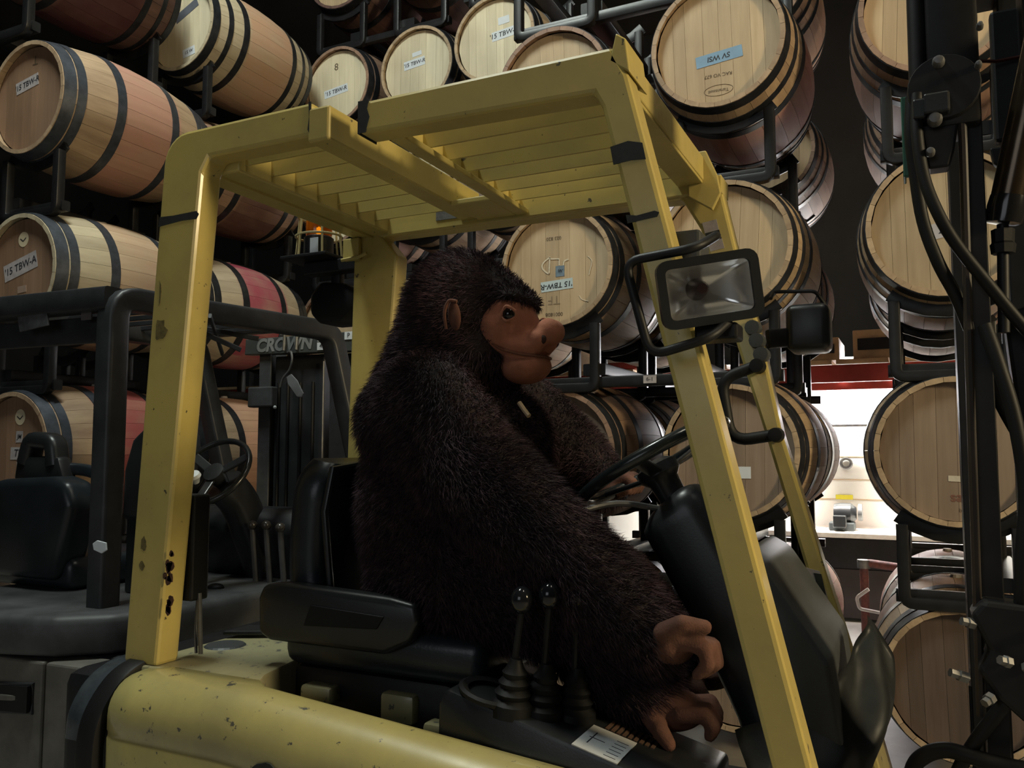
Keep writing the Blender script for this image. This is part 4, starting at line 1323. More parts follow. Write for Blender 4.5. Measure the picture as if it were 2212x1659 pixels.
poly = [(-1.90, 1.83), (-1.905, 1.90), (-1.86, 1.945), (-1.745, 1.930), (-1.70, 1.885), (-1.712, 1.835), (-1.765, 1.795), (-1.865, 1.795)]
prism(b, poly, 'Y', 2.30, 2.44, 0.02, 2)
obj('reversing_lamp', b, MAT['rubber'], FL, True)
b = NB(); bar(b, (-1.80, 2.33, 1.93), (-1.80, 2.33, 2.02), 0.04, 0.03, up=(0, 1, 0)); bar(b, (-1.76, 2.36, 1.86), (-1.63, 2.30, 1.88), 0.03, 0.03); obj('lamp_bracket', b, MAT['black_paint'], FL, 'flat')

# ---- mast with hoses at the front
b = NB()
for y in (1.68, 2.16):
    prism(b, [(0.095, y), (0.130, y), (0.130, y + 0.012), (0.112, y + 0.012), (0.112, y + 0.078), (0.130, y + 0.078), (0.130, y + 0.09), (0.095, y + 0.09)], 'Z', 0.22, 2.75, 0.002)
obj('mast_channel', b, MAT['black_paint'], FL)
b = NB()
for y in (1.72, 2.14):
    prism(b, [(0.205, y), (0.250, y), (0.250, y + 0.09), (0.205, y + 0.09)], 'Z', 0.12, 2.72, 0.004)
obj('inner_channel', b, MAT['black_paint'], FL)
b = NB()
for z in (0.45, 2.45):
    b = NB(); bar(b, (0.17, 1.70, z), (0.17, 2.22, z), 0.11, 0.10); obj('mast_crossmember', b, MAT['black_paint'], FL, 'flat')
b = NB(); tube(b, [(0.098, 1.665, 2.35), (0.0975, 1.665, 1.9), (0.092, 1.665, 1.5), (0.086, 1.665, 0.9)], 0.0075, 8); obj('hose', b, plain('rusty_hose', (0.024, 0.017, 0.013), 0.5), FL, True)
b = NB(); box(b, 0.045, 0.128, 1.655, 1.76, 1.935, 2.60, 0.008); mh = obj('mast_head_block', b, MAT['black_paint'], FL, True)
b = NB(); tube(b, [(0.030, 1.68, 1.90), (0.032, 1.68, 2.10), (0.035, 1.68, 2.60)], 0.0175, 12); obj('lift_cylinder', b, MAT['black_paint'], FL, True)
b = NB(); lathe(b, [(0, -0.004), (0.058, -0.004), (0.060, 0.0), (0.060, 0.018), (0, 0.018)], (0.070, 1.648, 2.005), (0, 1, 0), 26); obj('pulley_plate', b, MAT['black_paint'], mh, True)
for (x, z, r) in ((0.063, 2.049, 0.0105), (0.053, 1.944, 0.013), (0.125, 2.03, 0.006), (0.130, 2.10, 0.006), (0.044, 1.885, 0.008)):
    b = NB(); lathe(b, [(0, -0.012), (r * 0.7, -0.010), (r, -0.002), (r, 0.008), (0, 0.008)], (x, 1.636, z), (0, 1, 0), 14); obj('bolt', b, MAT['dull_steel'], mh, True)
b = NB(); box(b, 0.036, 0.078, 1.625, 1.66, 1.952, 1.990, 0.004); box(b, 0.018, 0.040, 1.63, 1.66, 1.948, 1.985, 0.004); obj('hose_clamp', b, MAT['black_plastic'], mh)
b = NB(); prism(b, [(0.030, 1.945), (0.092, 1.945), (0.085, 1.90), (0.074, 1.862), (0.040, 1.862)], 'Y', 1.66, 1.70, 0.004); obj('clamp_bracket', b, MAT['black_paint'], mh)
b = NB(); box(b, -0.001, 0.022, 1.70, 1.712, 1.865, 2.02, 0.003); box(b, -0.001, 0.004, 1.70, 1.75, 1.865, 2.02, 0.002); obj('green_bracket', b, MAT['green'], FL)
b = NB(); tube(b, spline([(0.018, 1.66, 2.0), (0.014, 1.66, 1.93), (0.018, 1.665, 1.864), (0.028, 1.67, 1.77), (0.050, 1.67, 1.69), (0.076, 1.68, 1.63), (0.098, 1.69, 1.565), (0.14, 1.72, 1.44), (0.2, 1.78, 1.32)], 5), 0.0115, 10); obj('hose', b, MAT['rubber'], FL, True)
b = NB(); tube(b, spline([(0.026, 1.65, 2.0), (0.024, 1.64, 1.92), (0.032, 1.635, 1.84), (0.050, 1.63, 1.775), (0.077, 1.635, 1.715), (0.122, 1.65, 1.645), (0.18, 1.67, 1.56), (0.26, 1.70, 1.46)], 5), 0.0105, 10); obj('hose', b, MAT['rubber'], FL, True)
b = NB(); tube(b, spline([(0.118, 1.66, 1.57), (0.135, 1.65, 1.50), (0.155, 1.64, 1.40), (0.165, 1.64, 1.28), (0.155, 1.64, 1.16), (0.15, 1.65, 1.05)], 5), 0.012, 10); obj('hose', b, MAT['rubber'], FL, True)
b = NB(); tube(b, [(0.232, 1.66, 2.10), (0.158, 1.70, 1.765)], 0.028, 18); tc_ = obj('tilt_cylinder', b, plain('cylinder_bronze', (0.10, 0.075, 0.05), 0.22, metal=0.7, var=0.4, scale=12), FL, True)
b = NB(); lathe(b, [(0, 0), (0.030, 0.002), (0.032, 0.03), (0.030, 0.05), (0, 0.052)], (0.157, 1.70, 1.755), (0.22, -0.1, 1), 18); obj('cylinder_cap', b, plain('cap_gloss', (0.015, 0.015, 0.016), 0.15), tc_, True)
b = NB(); tube(b, [(0.156, 1.70, 1.755), (0.150, 1.70, 1.56)], 0.010, 10); obj('piston_rod', b, MAT['black_paint'], tc_, True)
b = NB(); lathe(b, [(0, 0), (0.019, 0.002), (0.021, 0.018), (0.018, 0.022), (0.019, 0.045), (0, 0.047)], (0.1545, 1.70, 1.700), (0.03, 0, 1), 8); obj('hose_fitting', b, MAT['black_paint'], tc_)
b = NB(); box(b, 0.160, 0.24, 1.80, 1.83, 1.94, 2.20, 0.006); prism(b, [(0.150, 1.93), (0.175, 1.93), (0.195, 1.885), (0.235, 1.87), (0.235, 1.85), (0.19, 1.86), (0.155, 1.90)], 'Y', 1.80, 1.82, 0.003); obj('side_plate', b, MAT['black_paint'], FL)
b = NB(); tube(b, [(0.131, 1.75, 2.085), (0.165, 1.78, 2.09), (0.25, 1.80, 2.10)], 0.0035, 6); obj('cable', b, plain('red_wire', (0.07, 0.012, 0.010), 0.5), FL, True)
b = NB(); prism(b, [(0.155, 1.60), (0.21, 1.62), (0.26, 1.55), (0.26, 0.95), (0.165, 0.95), (0.170, 1.4)], 'Y', 1.74, 1.79, 0.006); obj('carriage_plate', b, MAT['black_paint'], FL)
b = NB(); prism(b, [(0.075, 1.075), (0.095, 1.10), (0.24, 1.09), (0.24, 0.90), (0.150, 0.905), (0.112, 0.94), (0.082, 0.985), (0.10, 1.02)], 'Y', 1.62, 1.70, 0.008); mb = obj('valve_block', b, MAT['black_paint'], FL)
for (x, y, z, dx, dz, L) in ((0.080, 1.63, 1.060, -1, 0.25, 0.022), (0.066, 1.62, 0.972, -1, 0.35, 0.030), (0.128, 1.615, 1.005, -0.6, 0.2, 0.02), (0.150, 1.615, 0.998, 0.6, 0.3, 0.02), (0.10, 1.62, 0.945, -0.4, -0.3, 0.02), (0.163, 1.615, 1.052, 0.4, 0.2, 0.02)):
    b = NB(); lathe(b, [(0, 0), (0.010, 0), (0.010, L * 0.5), (0.0075, L * 0.55), (0.0075, L), (0, L)], (x, y, z), (dx, -0.5, dz), 6); obj('hose_fitting', b, MAT['dull_steel'], mb)
b = NB(); tube(b, spline([(-0.03, 1.70, 0.70), (-0.024, 1.68, 0.785), (-0.004, 1.66, 0.822), (0.03, 1.65, 0.840), (0.07, 1.64, 0.838), (0.11, 1.64, 0.832), (0.16, 1.64, 0.830), (0.22, 1.66, 0.835)], 5), 0.0135, 10); obj('hose', b, MAT['rubber'], FL, True)
b = NB(); tube(b, spline([(0.03, 1.66, 0.74), (0.045, 1.655, 0.80), (0.075, 1.65, 0.86), (0.11, 1.645, 0.915), (0.14, 1.64, 0.96)], 5), 0.0115, 10); obj('hose', b, MAT['rubber'], FL, True)
for x in (0.075, 0.094, 0.118, 0.134):
    b = NB(); tube(b, [(x, 1.74, 0.93), (x + 0.002, 1.75, 0.7), (x + 0.004, 1.75, 0.5)], 0.003, 6); obj('chain_line', b, MAT['black_paint'], FL, True)

# vinyl cover hanging over the front cowl
VC = []
Tp = spline([(-0.138, 2.12, 0.975), (-0.150, 2.05, 0.945), (-0.175, 1.97, 0.905), (-0.215, 1.86, 0.868), (-0.27, 1.76, 0.84), (-0.34, 1.68, 0.815)], 6)
Bt = spline([(-0.095, 2.10, 0.86), (-0.090, 1.99, 0.775), (-0.130, 1.86, 0.70), (-0.19, 1.77, 0.63), (-0.26, 1.70, 0.56), (-0.36, 1.63, 0.48)], 6)
b = NB()
NV = 14
G = []
for i, (p, q) in enumerate(zip(Tp, Bt)):
    row = []
    s = i / (len(Tp) - 1)
    for j in range(NV + 1):
        t = j / NV
        c_ = Vector(p).lerp(Vector(q), t)
        bulge = math.sin(math.pi * t) * 0.030 + 0.012 * math.sin(9 * t + 5 * s) * (0.3 + s) + 0.008 * math.sin(17 * s - 6 * t)
        row.append(b.verts.new(c_ + Vector((0.75, -0.55, 0.1)) * (bulge + 0.035)))
    G.append(row)
for i in range(len(G) - 1):
    for j in range(NV):
        b.faces.new((G[i][j], G[i + 1][j], G[i + 1][j + 1], G[i][j + 1]))
bmesh.ops.solidify(b, geom=b.faces[:], thickness=0.004)
vc = obj('vinyl_cover', b, plain('dark_vinyl_sheet', (0.045, 0.052, 0.054), 0.42, var=0.35, scale=14, bump=0.15, bscale=40), None, 'all', loc=(-0.2, 1.85, 0.5))
tag(vc, 'creased black vinyl sheet hanging between the two yellow front legs', 'cover')

# ------------------------------------------------------------------ black truck behind (faces +Y)
BT = thing('forklift', 'black forklift parked behind the yellow one, seen from its rear', 'forklift', (-2.9, 2.5, 0))
MAT['truck_black'] = plain('truck_black', (0.030, 0.032, 0.036), 0.45, var=0.4, scale=12, bump=0.08, bscale=120)
MAT['truck_dust'] = plain('truck_dusty_black', (0.075, 0.078, 0.082), 0.55, var=0.5, scale=8)
MAT['truck_grey'] = plain('truck_grey_panel', (0.155, 0.145, 0.125), 0.6, var=0.35, scale=9, bump=0.1, bscale=50)


def roundbar(pts, r_f, w_, h, name, mat='truck_black', up=(0, 0, 1), label=None):
    b = NB()
    sweep(b, fillet(pts, r_f, 5), rrect(w_, h, 0.015, 3), up)
    return obj(name, b, MAT[mat], BT, True, label=label)


# hood, chassis, rear panels
b = NB()
prism(b, [(-3.42, 1.80), (-2.80, 1.825), (-2.60, 1.88), (-2.46, 2.0), (-2.38, 2.2), (-2.33, 2.95), (-3.42, 2.95)], 'Z', 0.665, 0.800, 0.03, 3)
obj('hood', b, MAT['truck_dust'], BT, True)
b = NB(); box(b, -3.40, -2.38, 2.0, 3.10, 0.10, 0.66, 0.02); obj('chassis', b, MAT['truck_black'], BT)
for x0, x1 in ((-3.40, -2.620), (-2.608, -2.345)):
    b = NB()
    ya, yb = 1.85 + (x0 + 2.9) * 0.06, 1.85 + (x1 + 2.9) * 0.06
    prism(b, [(x0, ya), (x1, yb), (x1, yb + 0.12), (x0, ya + 0.12)], 'Z', 0.09, 0.655, 0.008)
    pn = obj('rear_panel', b, MAT['truck_grey'], BT)
    if x0 < -3:
        b = NB()
        sweep(b, [(-2.84, ya + 0.030, 0.475), (-2.655, ya + 0.042, 0.490), (-2.655, ya + 0.042, 0.580), (-2.84, ya + 0.030, 0.565)], rrect(0.014, 0.014, 0.004), (0, 1, 0), True)
        obj('handle_frame', b, MAT['truck_black'], pn)
        b = NB(); prism(b, [(-2.835, 0.480), (-2.660, 0.492), (-2.660, 0.577), (-2.835, 0.562)], 'Y', ya + 0.024, ya + 0.036, 0.0); obj('handle_recess', b, MAT['rubber'], pn)
        b = NB(); bar(b, (-2.83, ya + 0.022, 0.525), (-2.665, ya + 0.034, 0.537), 0.012, 0.02, 0.004); obj('handle', b, MAT['truck_grey'], pn)
for x in (-3.25, -2.50):
    for y in (2.12, 2.95):
        b = NB(); lathe(b, [(0, -0.07), (0.12, -0.07), (0.18, -0.06), (0.2, -0.03), (0.2, 0.03), (0.18, 0.06), (0, 0.07)], (x, y, 0.2), (1, 0, 0), 24); obj('wheel', b, MAT['rubber'], BT, True)
# guard
roundbar([(-2.625, 2.09, 0.79), (-2.590, 2.06, 1.905), (-2.42, 3.09, 1.905), (-2.27, 3.28, 0.85)], 0.075, 0.085, 0.085, 'guard_side_rail', up=(1, 0, 0))
roundbar([(-3.40, 2.00, 0.79), (-3.40, 2.00, 1.905), (-3.27, 3.09, 1.905), (-3.12, 3.28, 0.85)], 0.075, 0.085, 0.085, 'guard_side_rail', up=(1, 0, 0))
b = NB(); bar(b, (-3.40, 2.015, 1.90), (-2.59, 2.06, 1.90), 0.085, 0.085, 0.012); obj('guard_rear_beam', b, MAT['truck_black'], BT, 'flat')
b = NB(); bar(b, (-3.38, 2.06, 1.80), (-2.64, 2.10, 1.80), 0.02, 0.10, 0.006); obj('guard_rear_plate', b, MAT['truck_black'], BT, 'flat')
b = NB(); bar(b, (-3.27, 3.08, 1.930), (-2.42, 3.08, 1.930), 0.05, 0.022, 0.006); obj('guard_front_beam', b, MAT['truck_black'], BT, 'flat')
for k in range(8):
    y = 2.18 + 0.115 * k
    b = NB(); bar(b, (-3.37 + 0.012 * k, y, 1.928), (-2.56 + 0.018 * k, y + 0.02, 1.928), 0.012, 0.022, 0.003); obj('slat', b, MAT['truck_black'], BT)
b = NB()
for (p, q) in (((-2.62, 2.35, 1.87), (-2.45, 2.55, 1.76)), ((-2.47, 2.4, 1.88), (-2.62, 2.62, 1.76)), ((-2.60, 2.5, 1.85), (-2.46, 2.66, 1.82))):
    bar(b, p, q, 0.012, 0.02, 0.003)
obj('wire_bundle', b, MAT['truck_black'], BT, kind='stuff')
b = NB(); prism(b, [(-3.03, 1.80), (-2.87, 1.815), (-2.885, 1.885), (-3.02, 1.90), (-3.05, 1.86)], 'Y', 2.005, 2.012, 0.001); obj('torn_film', b, plain('torn_film', (0.10, 0.105, 0.11), 0.35, var=0.5, scale=30), BT)
b = NB(); box(b, -2.745, -2.69, 2.045, 2.052, 1.83, 1.895, 0.002); obj('warning_label', b, plain('dull_label', (0.10, 0.085, 0.09), 0.6), BT)
b = NB(); prism(b, [(-2.592, 1.030), (-2.570, 1.042), (-2.525, 1.036), (-2.520, 1.010), (-2.545, 0.998), (-2.585, 1.008)], 'Y', 2.012, 2.018, 0.002); obj('white_tag', b, MAT['paper'], BT)
# seat
b = NB()
prism(b, [(-3.50, 0.84), (-3.515, 1.06), (-3.495, 1.19), (-3.44, 1.235), (-3.10, 1.250), (-3.01, 1.230), (-2.965, 1.14), (-3.02, 0.95), (-3.06, 0.84)], 'Y', 2.20, 2.34, 0.035, 3)
obj('seat_back', b, MAT['vinyl'], BT, True)
b = NB()
sweep(b, spline([(-3.46, 2.36, 1.18), (-3.42, 2.36, 1.262), (-3.2, 2.36, 1.278), (-3.02, 2.36, 1.255), (-2.93, 2.36, 1.17)], 6), rrect(0.05, 0.035, 0.012, 3), (0, 1, 0)); obj('seat_back_trim', b, MAT['vinyl'], BT, True)
# headrest is a ring round a rectangular opening
b = NB()
sweep(b, fillet([(-3.42, 2.33, 1.30), (-3.39, 2.33, 1.40), (-3.25, 2.33, 1.39), (-3.23, 2.33, 1.29)], 0.03, 3), rrect(0.07, 0.085, 0.025, 3), (0, 1, 0))
prism(b, [(-3.47, 1.22), (-3.455, 1.33), (-3.19, 1.33), (-3.14, 1.22)], 'Y', 2.295, 2.365, 0.02)
obj('headrest', b, MAT['black_plastic'], BT, True)
b = NB(); box(b, -3.5, -3.0, 2.24, 2.75, 0.80, 0.93, 0.04, 3); obj('seat_cushion', b, MAT['vinyl'], BT, True)
b = NB()
prism(b, [(-2.815, 1.08), (-2.810, 1.28), (-2.77, 1.40), (-2.69, 1.455), (-2.62, 1.46), (-2.60, 1.08)], 'Y', 2.30, 2.40, 0.03, 3)
prism(b, [(-2.80, 0.80), (-2.80, 1.1), (-2.62, 1.1), (-2.62, 0.80)], 'Y', 2.32, 2.38, 0.01)
obj('side_bolster', b, MAT['black_plastic'], BT, True)
# steering wheel with white spinner knob
SC2 = Vector((-2.695, 2.66, 1.265)); n2 = Vector((0.10, -0.78, 0.62)).normalized(); f1 = n2.cross(Vector((0, 0, 1))).normalized(); f2 = n2.cross(f1)
b = NB(); tube(b, [SC2 + f1 * 0.165 * math.cos(t) + f2 * 0.165 * math.sin(t) for t in [2 * math.pi * k / 36 for k in range(36)]], 0.013, 10, True); s2 = obj('steering_wheel', b, plain('wheel_gloss', (0.014, 0.016, 0.017), 0.25), BT, 'all')
for a in (90, 210, 330):
    t = math.radians(a)
    b = NB(); sweep(b, [SC2 - n2 * 0.02, SC2 + (f1 * math.cos(t) + f2 * math.sin(t)) * 0.16], rrect(0.04, 0.012, 0.004), n2); obj('spoke', b, MAT['black_plastic'], s2)
b = NB(); lathe(b, [(0, -0.08), (0.03, -0.08), (0.045, -0.02), (0.045, 0.0), (0, 0.008)], SC2, n2, 18); obj('hub', b, MAT['black_plastic'], s2, True)
kp = Vector((-2.735, 2.60, 1.235))
b = NB(); lathe(b, [(0, -0.02), (0.014, -0.02), (0.022, 0.0), (0.030, 0.012), (0.026, 0.026), (0.0, 0.03)], kp, (0.15, -0.55, 0.8), 18); obj('spinner_knob', b, plain('white_knob', (0.60, 0.64, 0.66), 0.3, var=0.1), s2, True)
b = NB(); sweep(b, spline([(-2.69, 2.72, 1.21), (-2.67, 2.80, 1.12), (-2.64, 2.86, 0.95), (-2.60, 2.90, 0.80)], 4), rrect(0.15, 0.13, 0.04, 3), (1, 0, 0)); obj('column_shroud', b, MAT['black_plastic'], BT, True)
b = NB(); prism(b, [(2.88, 0.78), (2.80, 1.02), (2.86, 1.10), (3.02, 1.10), (3.05, 0.78)], 'X', -3.30, -2.38, 0.03); obj('dash_cowl', b, MAT['black_plastic'], BT, True)
# four ball levers
for k, (x, z) in enumerate(((-2.552, 1.026), (-2.476, 1.029), (-2.400, 1.022), (-2.322, 1.016))):
    y = 2.75
    b = NB(); tube(b, [(x + 0.01, y + 0.02, 0.79), (x, y, z)], 0.0125, 8); lv = obj('lever', b, MAT['truck_dust'], BT, True)
    b = NB(); ball(b, (x, y, z + 0.01), 0.021, sub=3); obj('lever_ball', b, plain('lever_ball', (0.04, 0.035, 0.03), 0.25), lv, 'all')
b = NB(); ball(b, (-2.56, 2.56, 0.802), 0.038, 0.03, 0.018); obj('hood_plug', b, MAT['rubber'], BT, True)
b = NB(); box(b, -2.63, -2.50, 2.38, 2.46, 0.7995, 0.8020, 0.0); obj('hood_decal', b, plain('decal_grey', (0.16, 0.16, 0.16), 0.5, var=0.5, scale=50), BT)
# mast and name board
b = NB(); prism(b, [(-3.145, 1.853), (-3.14, 1.935), (-2.36, 1.935), (-2.36, 1.835)], 'Y', 3.30, 3.36, 0.004); nb = obj('mast_top_beam', b, plain('beam_dark_grey', (0.055, 0.062, 0.062), 0.5, var=0.3), BT)
put_text('CROWN', 0.092, (-2.885, 3.2975, 1.893), 0, plain('lettering_grey', (0.22, 0.23, 0.23), 0.6, var=0.3), nb, 'lettering', shear=0.2, bold=0.004)
for k, (s, x, z, w_) in enumerate((('M', -2.635, 1.915, 0.06), ('40', -2.635, 1.872, 0.064), ('P', -2.475, 1.915, 0.05))):
    b = NB(); box(b, x - w_ / 2, x + w_ / 2, 3.296, 3.299, z - 0.019, z + 0.019, 0.0); lb = obj('plate_label', b, MAT['paper'], nb)
    put_text(s, 0.034, (x, 3.2945, z), 0, MAT['ink'], lb)
for x0, x1 in ((-3.06, -2.985), (-2.46, -2.38)):
    b = NB(); prism(b, [(x0, 3.32), (x1, 3.32), (x1, 3.33), (x0 + 0.015, 3.33), (x0 + 0.015, 3.43), (x1, 3.43), (x1, 3.44), (x0, 3.44)], 'Z', 0.15, 1.86, 0.002); obj('mast_channel', b, MAT['truck_dust'], BT)
b = NB(); box(b, -2.975, -2.66, 3.345, 3.40, 0.20, 1.84, 0.006); obj('mast_shield', b, MAT['truck_black'], BT)
for x in (-2.94, -2.88, -2.80, -2.72):
    b = NB(); tube(b, [(x, 3.335, 0.3), (x, 3.335, 1.70)], 0.008, 8); obj('mast_hose', b, MAT['rubber'], BT, True)
b = NB(); tube(b, [(-2.652, 3.33, 0.55), (-2.652, 3.33, 1.80)], 0.004, 6); obj('chain_line', b, MAT['dull_steel'], BT)
b = NB(); box(b, -3.09, -2.93, 3.27, 3.32, 1.575, 1.68, 0.008); obj('mast_box', b, MAT['truck_dust'], BT)
b = NB(); ball(b, (-2.905, 3.27, 1.572), 0.009); obj('indicator', b, MAT['paper'], BT, True)
b = NB(); box(b, -2.62, -2.30, 3.34, 3.38, 1.30, 1.835, 0.004); obj('mast_shield', b, MAT['truck_black'], BT)
for x in (-2.87, -2.79):
    b = NB(); tube(b, [(x, 3.29, 1.945), (x, 3.285, 1.86)], 0.008, 8)
    obj("chain_anchor", b, MAT["steel"], BT, True)
# wire hook with a grey tag hanging from the beam
tg = thing('tag', 'grey plastic tag on a wire hook hanging in front of the black mast', 'tag', (-2.82, 3.25, 1.62))
b = NB(); tube(b, spline([(-2.845, 3.29, 1.85), (-2.80, 3.26, 1.845), (-2.785, 3.25, 1.80), (-2.80, 3.25, 1.755), (-2.84, 3.25, 1.715), (-2.855, 3.25, 1.67)], 5), 0.006, 8); obj('hook', b, MAT['dull_steel'], tg, True)
b = NB(); prism(b, [(-2.815, 1.72), (-2.785, 1.735), (-2.745, 1.70), (-2.705, 1.635), (-2.715, 1.615), (-2.745, 1.618), (-2.805, 1.685)], 'Y', 3.245, 3.251, 0.003); obj('plate', b, plain('tag_grey', (0.20, 0.20, 0.21), 0.5), tg)

# ------------------------------------------------------------------ stuffed gorilla at the wheel
GR = thing('plush_gorilla', 'large dark brown plush gorilla with orange-brown face sitting in the yellow forklift', 'toy', (-1.1, 1.9, 0.93))
hand_m = plain('plush_tan', (0.15, 0.066, 0.044), 0.9, var=0.35, scale=30, bump=0.3, bscale=260)
face_m = plain('plush_face', (0.43, 0.165, 0.095), 0.92, var=0.25, scale=20, bump=0.35, bscale=300)

b = NB()
ball(b, (-1.10, 1.90, 1.22), 0.205, 0.25, 0.34, sub=3)
ball(b, (-1.125, 1.90, 1.43), 0.175, 0.27, 0.16, sub=3)
ball(b, (-1.03, 1.90, 1.08), 0.22, 0.25, 0.22, sub=3)
ball(b, (-0.96, 1.90, 1.36), 0.13, 0.20, 0.15, sub=3)
limb(b, [(-1.165, 1.90, 1.50), (-1.065, 1.885, 1.68)], [0.145, 0.145])
ball(b, (-1.045, 1.88, 1.70), 0.160, 0.150, 0.165, sub=3)
ball(b, (-1.055, 1.88, 1.80), 0.095, 0.095, 0.072, sub=3)
ball(b, (-0.965, 1.88, 1.745), 0.085, 0.120, 0.070, sub=3)
ball(b, (-0.985, 1.88, 1.60), 0.095, 0.135, 0.10, sub=3)
ball(b, (-0.880, 1.88, 1.728), 0.036, 0.105, 0.024, sub=3)
# near arm
limb(b, [(-1.038, 1.7, 1.457), (-0.915, 1.69, 1.303), (-0.77, 1.69, 1.178), (-0.608, 1.68, 1.063), (-0.492, 1.67, 0.979)], [0.124, 0.122, 0.114, 0.095, 0.065])
# far arm reaching the wheel
limb(b, [(-1.00, 2.12, 1.45), (-0.86, 2.17, 1.33), (-0.76, 2.12, 1.27)], [0.125, 0.10, 0.065])
# thighs, shins
limb(b, [(-1.10, 1.78, 1.04), (-0.74, 1.73, 1.02), (-0.53, 1.735, 0.86)], [0.13, 0.115, 0.075])
limb(b, [(-1.10, 2.02, 1.04), (-0.74, 2.07, 1.02), (-0.53, 2.06, 0.86)], [0.13, 0.115, 0.075])
body_me = remesh(b, 0.016, 8)
fur_m, nt, bs = new_mat('fur_strands')
gi = nd(nt, 'ShaderNodeNewGeometry')
tcg = nd(nt, 'ShaderNodeTexCoord')
pn_ = nd(nt, 'ShaderNodeTexNoise', i_Scale=6.0, i_Detail=4.0)
nt.links.new(tcg.outputs['Object'], pn_.inputs['Vector'])
r1 = ramp(nt, [(0.35, (0.026, 0.016, 0.020)), (0.65, (0.064, 0.036, 0.043))])
nt.links.new(pn_.outputs['Fac'], r1.inputs[0])
r2 = ramp(nt, [(0.0, (0.55,) * 3), (0.75, (1.0,) * 3), (1.0, (1.5, 1.4, 1.4))])
nt.links.new(gi.outputs['Random Per Island'], r2.inputs[0])
pn2 = nd(nt, 'ShaderNodeTexNoise', i_Scale=42.0, i_Detail=3.0)
nt.links.new(tcg.outputs['Object'], pn2.inputs['Vector'])
r3 = ramp(nt, [(0.38, (0.55, 0.55, 0.58)), (0.62, (1.5, 1.45, 1.5))])
nt.links.new(pn2.outputs['Fac'], r3.inputs[0])
nt.links.new(mix(nt, 1.0, mix(nt, 1.0, r1.outputs[0], r2.outputs[0], 'MULTIPLY'), r3.outputs[0], 'MULTIPLY'), bs.inputs['Base Color'])
bs.inputs['Roughness'].default_value = 0.8
bs.inputs['Specular IOR Level'].default_value = 0.15
bs.inputs['Sheen Weight'].default_value = 0.1
skin_m = plain('fur_base', (0.016, 0.008, 0.008), 0.9, var=0.4, scale=20)
# strand roots
me = body_me
nvv = len(me.vertices)
co = np.empty(nvv * 3, np.float32); me.vertices.foreach_get('co', co); co = co.reshape(-1, 3)
me.calc_loop_triangles()
nt_ = len(me.loop_triangles)
tri = np.empty(nt_ * 3, np.int32); me.loop_triangles.foreach_get('vertices', tri); tri = tri.reshape(-1, 3)
vn = np.empty(nvv * 3, np.float32); me.vertices.foreach_get('normal', vn); vn = vn.reshape(-1, 3)
A_, B_, C_ = co[tri[:, 0]], co[tri[:, 1]], co[tri[:, 2]]
ar = np.linalg.norm(np.cross(B_ - A_, C_ - A_), axis=1)
rg = np.random.RandomState(4)
NS = 150000
idx = rg.choice(nt_, NS, p=ar / ar.sum())
u = rg.rand(NS, 1); v = rg.rand(NS, 1)
sw_ = (u + v) > 1
u = np.where(sw_, 1 - u, u); v = np.where(sw_, 1 - v, v)
P0 = A_[idx] * (1 - u - v) + B_[idx] * u + C_[idx] * v
Nn = vn[tri[idx, 0]] * (1 - u - v) + vn[tri[idx, 1]] * u + vn[tri[idx, 2]] * v
Nn /= np.linalg.norm(Nn, axis=1, keepdims=True) + 1e-9
keep = (Nn @ np.array([0.0, 1.0, 0.0])) < 0.75          # little fur on the side that faces the far rail
fc = (P0 - np.array([-0.845, 1.88, 1.62])) / np.array([0.075, 0.125, 0.10])
keep &= ((fc ** 2).sum(1) > 1.0) | (P0[:, 2] > 1.712)
keep &= ~((P0[:, 2] < 0.93) & (P0[:, 0] < -0.95))
P0, Nn = P0[keep], Nn[keep]
NS = len(P0)
flow = np.zeros_like(P0)
flow[:, 2] = -0.75
flow[:, 0] = -0.25
arm = (P0[:, 0] > -0.98) & (P0[:, 2] < 1.38) & (P0[:, 1] < 1.82)
flow[arm] = (0.70, -0.15, -0.55)
hd = P0[:, 2] > 1.60
flow[hd] = (-0.75, 0.0, -0.30)
low = np.sin(P0 * 23.0 + 1.3)[:, [1, 2, 0]] * 0.30
d = Nn * 0.75 + flow * 0.62 + low + rg.randn(NS, 3) * 0.36
d /= np.linalg.norm(d, axis=1, keepdims=True)
L = (0.024 + 0.014 * rg.rand(NS, 1)) * np.where(hd, 0.72, 1.0)[:, None]
side = np.cross(d, rg.randn(NS, 3)); side /= np.linalg.norm(side, axis=1, keepdims=True)
wd = 0.0009
p_a = P0 - Nn * 0.004
mid_ = P0 + d * L * 0.55
tip = P0 + d * L + flow * L * 0.35
V = np.stack([p_a - side * wd, p_a + side * wd, mid_ - side * wd * 0.75, mid_ + side * wd * 0.75, tip], 1).reshape(-1, 3).astype(np.float32)
base = (np.arange(NS) * 5)[:, None]
T = (base + np.array([0, 1, 3, 0, 3, 2, 2, 3, 4])[None, :]).reshape(-1, 3)
V -= np.array(GR.location, np.float32)
fm = bpy.data.meshes.new('fur')
fm.vertices.add(len(V)); fm.vertices.foreach_set('co', V.ravel())
fm.loops.add(len(T) * 3); fm.loops.foreach_set('vertex_index', T.ravel().astype(np.int32))
fm.polygons.add(len(T)); fm.polygons.foreach_set('loop_start', np.arange(0, len(T) * 3, 3, dtype=np.int32))
fm.update(calc_edges=True)
fm.materials.append(fur_m)
body = obj('body', body_me, skin_m, GR, 'all')
fur = bpy.data.objects.new('fur', fm)
link(fur, body)
fur['kind'] = 'stuff'

